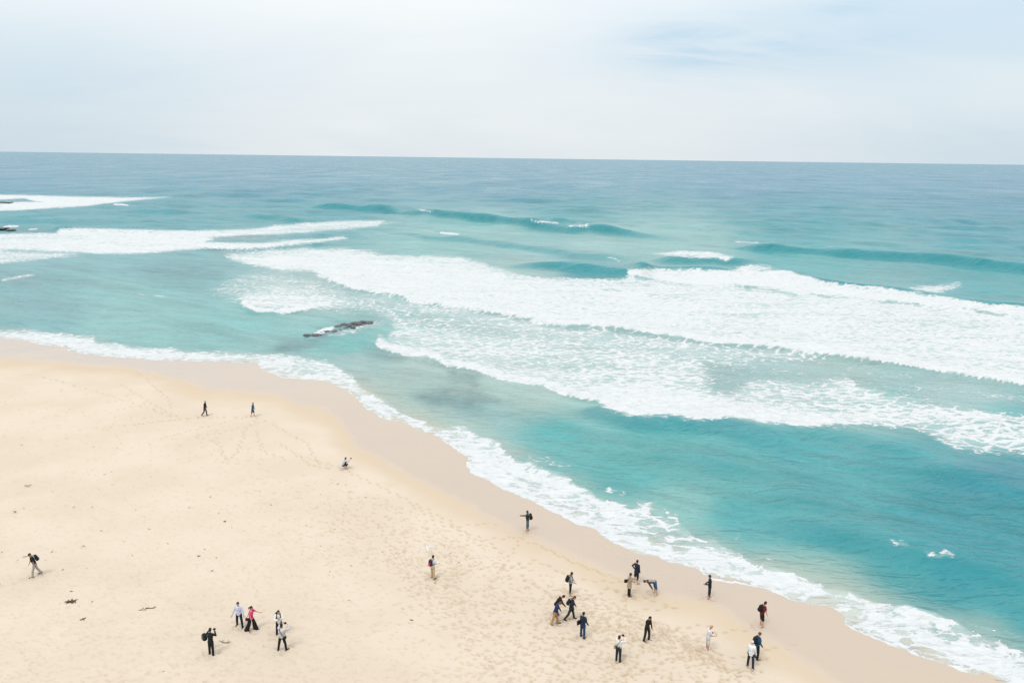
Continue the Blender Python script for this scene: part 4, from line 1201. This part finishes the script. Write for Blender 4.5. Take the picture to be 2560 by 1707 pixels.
f = person(1456, 1594, 40, 'person in navy jacket and blue jeans holding one hand out', 1.74, lean=1, nod=2, ll=(2, 0, 4), rl=(-2, -4, 4), ra=(6, 10, 34, 8), la=(2, 6, 8, 2), top=(0.010, 0.022, 0.048), bottom=(0.018, 0.040, 0.100), shoes=(0.012, 0.018, 0.03))
shoulder_bag(f, 'black shoulder bag behind the hip of the person in blue jeans', BLACK, -1, 1.15, -0.12, -0.06)
f = person(1545, 1655, 35, 'person in white shirt and dark trousers raising a camera, nearest the bottom edge', 1.73, lean=0, nod=-2, ll=(3, 0, 4), rl=(-3, -5, 4), la=(66, 26, 132, -28), ra=(64, 22, 130, -26), top=(0.54, 0.535, 0.52), hem=-0.19, bottom=(0.014, 0.022, 0.028), rise=0.17)
held_camera(f, hands_mid(f), f['f3'], 'black camera at the face of the person nearest the bottom edge')
shoulder_bag(f, 'beige canvas shoulder bag on a black strap over a white shirt', (0.42, 0.32, 0.18), -1, 0.95, 0.0)
f = person(1616, 1600, 140, 'person all in black bowing the head with hands low in front', 1.76, lean=8, hunch=6, nod=24, ll=(10, -4, 6), rl=(2, -8, 8), la=(8, 6, 26, -8), ra=(18, 6, 30, -20), top=(0.010, 0.011, 0.013), bottom=(0.011, 0.012, 0.014), shoes=(0.03, 0.03, 0.035), hem=0.12)

# by the water
f = person(1572, 1489.5, 72, 'person in beige coat and black trousers aiming a camera along the shore', 1.70, lean=2, nod=6, la=(34, 10, 84, -8), ra=(34, 10, 84, -10), ll=(2, 0, 3), rl=(-2, -3, 3), top=(0.30, 0.235, 0.165), coat=0.26, bottom=(0.010, 0.010, 0.011))
held_camera(f, hands_mid(f) + Vector((0, .03, .02)), (0, 1, 0), 'black camera held out by the person in beige coat')
shoulder_bag(f, 'round black bag hanging behind the beige coat', BLACK, -1, 1.0, -0.16, -0.10)
f = person(1590, 1456.5, 48, 'barefoot person in long navy top and knee shorts standing with one hand on the hip', 1.74, lean=0, nod=2, ll=(3, 0, 5), rl=(-3, -3, 6), la=(-14, 44, 12, -40), ra=(4, 6, 14, 2), top=(0.012, 0.018, 0.036), hem=0.22, bottom=(0.010, 0.012, 0.016), legs='short', shoes=None)
f = person(1638, 1484, 262, 'person bent double towards the wet sand in denim shorts', 1.74, lean=80, hunch=14, nod=-24, ll=(-12, -6, 5), rl=(-9, -4, 5), la=(-34, 5, -30, -4), ra=(-30, 5, -26, -4), top=(0.035, 0.030, 0.034), backpanel=(0.24, 0.23, 0.22), hem=0.02, bottom=(0.022, 0.075, 0.165), legs='short', shoes=None, hair=BROWN)
f = person(1773, 1494.5, 285, 'barefoot person all in dark navy on the wet sand, hands together in front', 1.72, lean=2, nod=4, la=(8, 6, 74, -18), ra=(8, 6, 64, -18), ll=(2, 0, 4), rl=(-3, -5, 4), top=(0.008, 0.014, 0.032), hem=0.16, bottom=(0.009, 0.014, 0.028), legs='capri', shoes=None, skin=TAN)
f = person(1768, 1625, 78, 'balding person in white shirt and white shorts reading a phone', 1.70, lean=6, hunch=6, nod=22, la=(6, 8, 78, -8), ra=(4, 8, 80, -4), ll=(2, 0, 4), rl=(-2, -3, 4), top=(0.50, 0.50, 0.52), sleeve='short', hem=0.08, bottom=(0.44, 0.42, 0.42), legs='short', shoes=(0.55, 0.55, 0.56), skin=(0.40, 0.19, 0.13), hair=(0.30, 0.24, 0.2), hairstyle='bald')
held_phone(f, hands_mid(f) + Vector((0, .06, .02)), (0, 1, 0.3), 'dark phone held out by the balding person in white')
held_camera(f, f['chest'] + f['f2'] * .16 - f['u2'] * .02, f['f2'], 'camera hanging on the chest of the balding person in white')
f = person(1903, 1564, 74, 'barefoot person in dark red shirt and black knee shorts leaning forward', 1.72, lean=10, hunch=6, nod=10, ra=(8, 6, 22, 2), la=(14, 6, 26, 0), ll=(8, -2, 3), rl=(4, -4, 4), top=(0.135, 0.014, 0.018), sleeve='short', bottom=(0.010, 0.010, 0.012), legs='short', shoes=None)
backpack(f, 'black backpack on the person in dark red shirt', (0.010, 0.009, 0.010), None, 0.95)
f = person(1890.5, 1646, 76, 'person in blue jacket and dark knitted cap just behind the white cap', 1.74, lean=4, nod=8, ra=(4, 8, 34, 0), la=(4, 8, 36, 0), ll=(6, -2, 3), rl=(4, -6, 3), top=(0.010, 0.060, 0.125), bottom=(0.010, 0.010, 0.012), shoes=(0.16, 0.16, 0.17), hair=(0.04, 0.045, 0.055), hairstyle='cap')
backpack(f, 'black backpack on the person in blue jacket and knitted cap', BLACK, None, 0.9)
f = person(1875, 1668, 24, 'person in white cap and long white top with dark jeans walking away', 1.70, lean=4, nod=8, ll=(8, 2, 6), rl=(-4, -10, 7), ra=(2, 12, 12, 8), la=(6, 8, 18, 2), top=(0.56, 0.57, 0.60), hem=0.10, bottom=(0.014, 0.020, 0.034), shoes=(0.5, 0.48, 0.47), hair=(0.50, 0.51, 0.55), hairstyle='cap')

# ------------------------------------------------------------------ gulls
def gull(loc, rz, span, label, flying=True, tint=(0.55, 0.55, 0.56)):
    r = empty('seagull', loc, rz, label, 'seagull')
    k = span / 1.2
    white = mat('gull_white', tint, 0.8); grey = mat('gull_grey', (0.34, 0.36, 0.39), 0.8); dark = mat('gull_dark', (0.03, 0.03, 0.03), 0.8)
    Yv = Vector((0, 0, 1))
    a = Acc()
    a.rings([[Vector((math.cos(q) * rx, yy, zz + math.sin(q) * rz_)) for q in [2 * math.pi * j / 10 for j in range(10)]] for yy, zz, rx, rz_ in
             ((-.26, .02, .012, .008), (-.18, .015, .045, .035), (-.05, 0, .075, .065), (.08, 0, .07, .06), (.17, .02, .045, .045), (.22, .035, .042, .042), (.26, .035, .036, .034), (.285, .03, .012, .012))])
    a.obj('body', white, r, (0, 0, 0), k)
    a = Acc(); a.capsule((0, .28, .03), (0, .335, .018), .011, .004, 6); a.obj('beak', mat('gull_beak', (0.5, 0.28, 0.03)), r, (0, 0, 0), k)
    a = Acc(); a.rings([[Vector((sx * w_, yy, .02 + sz * .004)) for sx, sz in ((-1, -1), (1, -1), (1, 1), (-1, 1))] for yy, w_ in ((-.20, .03), (-.36, .075))]); a.obj('tail', white, r, (0, 0, 0), k)
    for sg in (-1, 1):
        a = Acc()
        if flying:
            secs = [(.05, .03, .11, -.10), (.22, .085, .13, -.06), (.38, .07, .06, -.10), (.52, .045, -.02, -.13), (.62, .03, -.14, -.17)]
        else:
            secs = [(.055, .03, .10, -.06), (.078, .035, .02, -.12), (.06, .05, -.12, -.24)]
        rg = []
        for x_, z_, y1_, y0_ in secs:
            rg.append([Vector((sg * x_, y1_, z_)), Vector((sg * x_, (y0_ + y1_) / 2, z_ + .014)), Vector((sg * x_, y0_, z_)), Vector((sg * x_, (y0_ + y1_) / 2, z_ - .006))])
        a.rings(rg)
        wv_ = a.obj('wing', grey if not flying else white, r, (0, 0, 0), k)
        if flying:
            t2 = Acc(); t2.rings([[p * 1.002 + Vector((0, 0, .001)) for p in rg[3]], [p + Vector((0, 0, .001)) for p in rg[4]], [p + Vector((sg * .03, -.03, -.004)) for p in [rg[4][2]] * 4]])
            t2.obj('wing_tip', dark if tint[0] < .5 else grey, wv_, (0, 0, 0), k)
    return r
x, y = ground(1068, 1370, 4.2)
gull((x, y, 4.2), rad(20), 1.02, 'white seagull gliding with spread wings low over the sand')
x, y = ground(1181, 981, 0.0)
gull((x, y, 0.16), rad(100), 0.9, 'small dark-backed seagull floating on the sandy shallows', False)

# ------------------------------------------------------------------ weed and driftwood on the sand
def weed(px, py, size, label, seed, col=(0.075, 0.030, 0.015), fronds=9, rz=0.0):
    x, y, z = on_beach(px, py)
    rr = random.Random(seed)
    r = empty('seaweed', (x, y, z + 0.01), rz, label, 'seaweed')
    m = mat('weed', col, 0.6, 0.3, 18)
    for i in range(fronds):
        a = Acc()
        t0 = rr.uniform(-.3, .3) * size; s0 = rr.uniform(-.12, .12) * size
        th = rr.gauss(0, .5) + (math.pi if rr.random() < .5 else 0)
        p = Vector((t0, s0, .02 + rr.random() * .05 * size)); pts = [p.copy()]; rs_ = []
        for k in range(4):
            th += rr.gauss(0, .45)
            p = p + Vector((math.cos(th), math.sin(th), 0)) * size * .11
            p.z = max(.005, p.z + rr.gauss(0, .02) * size)
            pts.append(p.copy())
        w0 = rr.uniform(.035, .07) * size
        a.chain(pts, [w0 * .7, w0, w0 * .9, w0 * .6, w0 * .25], 6)
        a.obj('frond', m, r)
    return r
def driftwood(px, py, size, label, seed, col=(0.16, 0.10, 0.065), rz=0.0):
    x, y, z = on_beach(px, py)
    rr = random.Random(seed)
    r = empty('driftwood', (x, y, z + 0.02), rz, label, 'driftwood')
    m = mat('driftwood_bark', col, 0.85, 0.25, 25, 0.01)
    a = Acc()
    pts = [Vector((-.5 * size, .12 * size, .03)), Vector((-.25 * size, -.02 * size, .05)), Vector((0, -.10 * size, .04)), Vector((.28 * size, -.08 * size, .06)), Vector((.5 * size, .0, .10))]
    a.chain(pts, [.02 * size + .01, .045 * size, .05 * size, .04 * size, .015 * size]); a.obj('stem', m, r)
    for i in range(2):
        a = Acc(); b = pts[1 + i * 2]
        a.chain([b, b + Vector((rr.uniform(-.1, .1), .14, .06)) * size, b + Vector((rr.uniform(-.2, .2), .26, .07)) * size], [.02 * size, .016 * size, .008 * size], 6); a.obj('twig', m, r)
    return r
weed(181, 1504, 0.68, 'largest clump of red-brown seaweed, left side of the beach', 1, fronds=16, rz=.15)
weed(203, 1549.5, 0.42, 'small dark seaweed tuft just below the largest clump', 2, rz=.5)
weed(177.6, 1479, 0.24, 'tiny dark seaweed scrap just above the largest clump', 3, fronds=6)
weed(357, 1525, 0.45, 'brown seaweed tuft at the left end of a twig', 4, (0.10, 0.045, 0.022), rz=.3)
driftwood(377, 1521, 0.62, 'thin dark brown twig beside the brown seaweed tuft', 5, (0.075, 0.042, 0.025), .2)
driftwood(562, 1606, 0.75, 'curved pale driftwood stick beside the person in black', 6, (0.22, 0.15, 0.11), -.1)
weed(496, 1390, 0.30, 'dark seaweed scrap on bare sand above the pink-clad walker, upper left one', 7, fronds=6)
weed(531, 1427, 0.26, 'dark seaweed scrap on bare sand above the pink-clad walker, lower right one', 8, fronds=6)
weed(564, 1303, 0.28, 'lone dark seaweed scrap in the middle of the open sand', 9, fronds=6)
driftwood(70, 1215, 0.60, 'thin dark stick lying high on the sand near the left edge', 10, (0.10, 0.07, 0.05), .15)
weed(38, 1280, 0.32, 'dark seaweed scrap above the person striding at far left', 11, fronds=6)
weed(59, 1392, 0.20, 'tiny scrap of weed beside the head of the person striding at far left', 12, fronds=5)
weed(231, 1504, 0.18, 'tiny speck of weed right of the largest clump', 13, fronds=5)
weed(248, 1549, 0.20, 'tiny speck of weed right of the small dark tuft', 14, fronds=5)
weed(1028, 1550, 0.30, 'small weed scrap on the sand below the red-pocket backpack', 15, fronds=6)
weed(873, 1502, 0.26, 'small weed scrap on open sand between the two groups of people', 16, fronds=6)
weed(24, 1595, 0.22, 'small weed speck at the lower left edge of the sand', 17, fronds=5)
weed(210, 1365, 0.26, 'small weed speck on bare sand up and right of the striding person', 18, fronds=5)
# fine litter nobody could count
rl_ = random.Random(21)
a = Acc()
for i in range(300):
    px_, py_ = rl_.uniform(-60, 1500), rl_.uniform(1080, 1720)
    x, y = ground(px_, py_, 1.0)
    if inside(np.array([px_]), np.array([py_]), [(-60, 1010), (500, 1060), (860, 1190), (1200, 1390), (1560, 1720), (-60, 1720)])[0]:
        z = beach_height(x, y) + .012
        s = rl_.uniform(.012, .04); th = rl_.uniform(0, 6.28)
        e_ = Vector((math.cos(th), math.sin(th), rl_.uniform(-.1, .3))) * s * rl_.uniform(1, 3)
        a.capsule(Vector((x, y, z)) - e_, Vector((x, y, z)) + e_, s * .5, s * .35, 5)
lo = a.obj('beach_litter', mat('litter', (0.13, 0.08, 0.05), 0.8, 0.5, 3))
lo['kind'] = 'stuff'; lo['label'] = 'fine scraps of shell, weed and bark strewn over the dry sand'; lo['category'] = 'beach litter'

# ------------------------------------------------------------------ rocks awash
m_rock = mat('wet_rock', (0.026, 0.026, 0.028), 0.40, 0.5, 4.0, 0.05)
def rock(px, py, sx, sy, sz, label, seed, group=None, rz=0.0, z0=0.0, bits=1):
    x, y = ground(px, py, 0.0)
    rr = random.Random(seed)
    bm = bmesh.new()
    for q in range(bits):
        o_ = Vector((rr.uniform(-.75, .75), rr.uniform(-.3, .3), rr.uniform(-.15, .1))) if bits > 1 else Vector()
        sc_ = (rr.uniform(.3, .6) if bits < 10 else rr.uniform(.14, .34)) if bits > 1 else 1.0
        g = bmesh.ops.create_icosphere(bm, subdivisions=3, radius=1.0)
        ox, oy = rr.random() * 90, rr.random() * 90
        co = np.array([v.co for v in g['verts']])
        n = fbm(co[:, 0] * 1.3 + ox + co[:, 2], co[:, 1] * 1.3 + oy - co[:, 2] * .7, 4)
        for v, k in zip(g['verts'], n):
            d = v.co * (1 + .55 * float(k)) * sc_ + o_
            v.co = Vector((d.x * sx, d.y * sy, d.z * sz))
    me = bpy.data.meshes.new('rock'); bm.to_mesh(me); bm.free()
    me.materials.append(m_rock)
    o = bpy.data.objects.new('reef_rock', me); COL.objects.link(o)
    o.location = (x, y, z0); o.rotation_euler = (0, 0, rz)
    return tag(o, label, 'rock', group)
rock(780, 838, 1.5, 1.5, 0.22, 'largest black rock awash beside a white splash near the shore', 1, rz=.35, z0=.08, bits=7)
rock(803, 822, 0.8, 1.2, 0.13, 'dark grey rock ledge just behind the white splash', 2, rz=.3, z0=.05, bits=4)
rock(862, 815, 6.6, 2.8, 0.15, 'long low dark reef ledge barely above water, running right from the largest rock', 3, rz=.80, z0=-.06, bits=44)
knob = 'small dark knob of reef barely showing to the right of the largest rock'
for i, (px, py, s) in enumerate([(863, 822, .42), (882, 820, .36), (897, 810, .55), (818, 830, .40), (838, 829, .5), (872, 815, .45), (850, 826, .34), (886, 808, .5), (907, 805, .45), (845, 817, .6), (860, 812, .6)]):
    rock(px, py, s * 1.2, s * 2.0, .17, knob, 20 + i, 'small reef knobs', rz=.2, z0=.02)
rock(1, 574, 2.2, 4.5, 0.75, 'black rock in breaking surf at the left edge of the picture', 60, rz=.2, z0=.3, bits=5)
rock(24, 575, 2.0, 4.0, 0.4, 'low dark rock with white spill right of the rock at the left edge', 61, rz=.1, z0=.1, bits=4)
rock(8, 507, 4.6, 9.0, 0.8, 'thin dark reef line in the farthest white water at left', 62, z0=.1, bits=5)
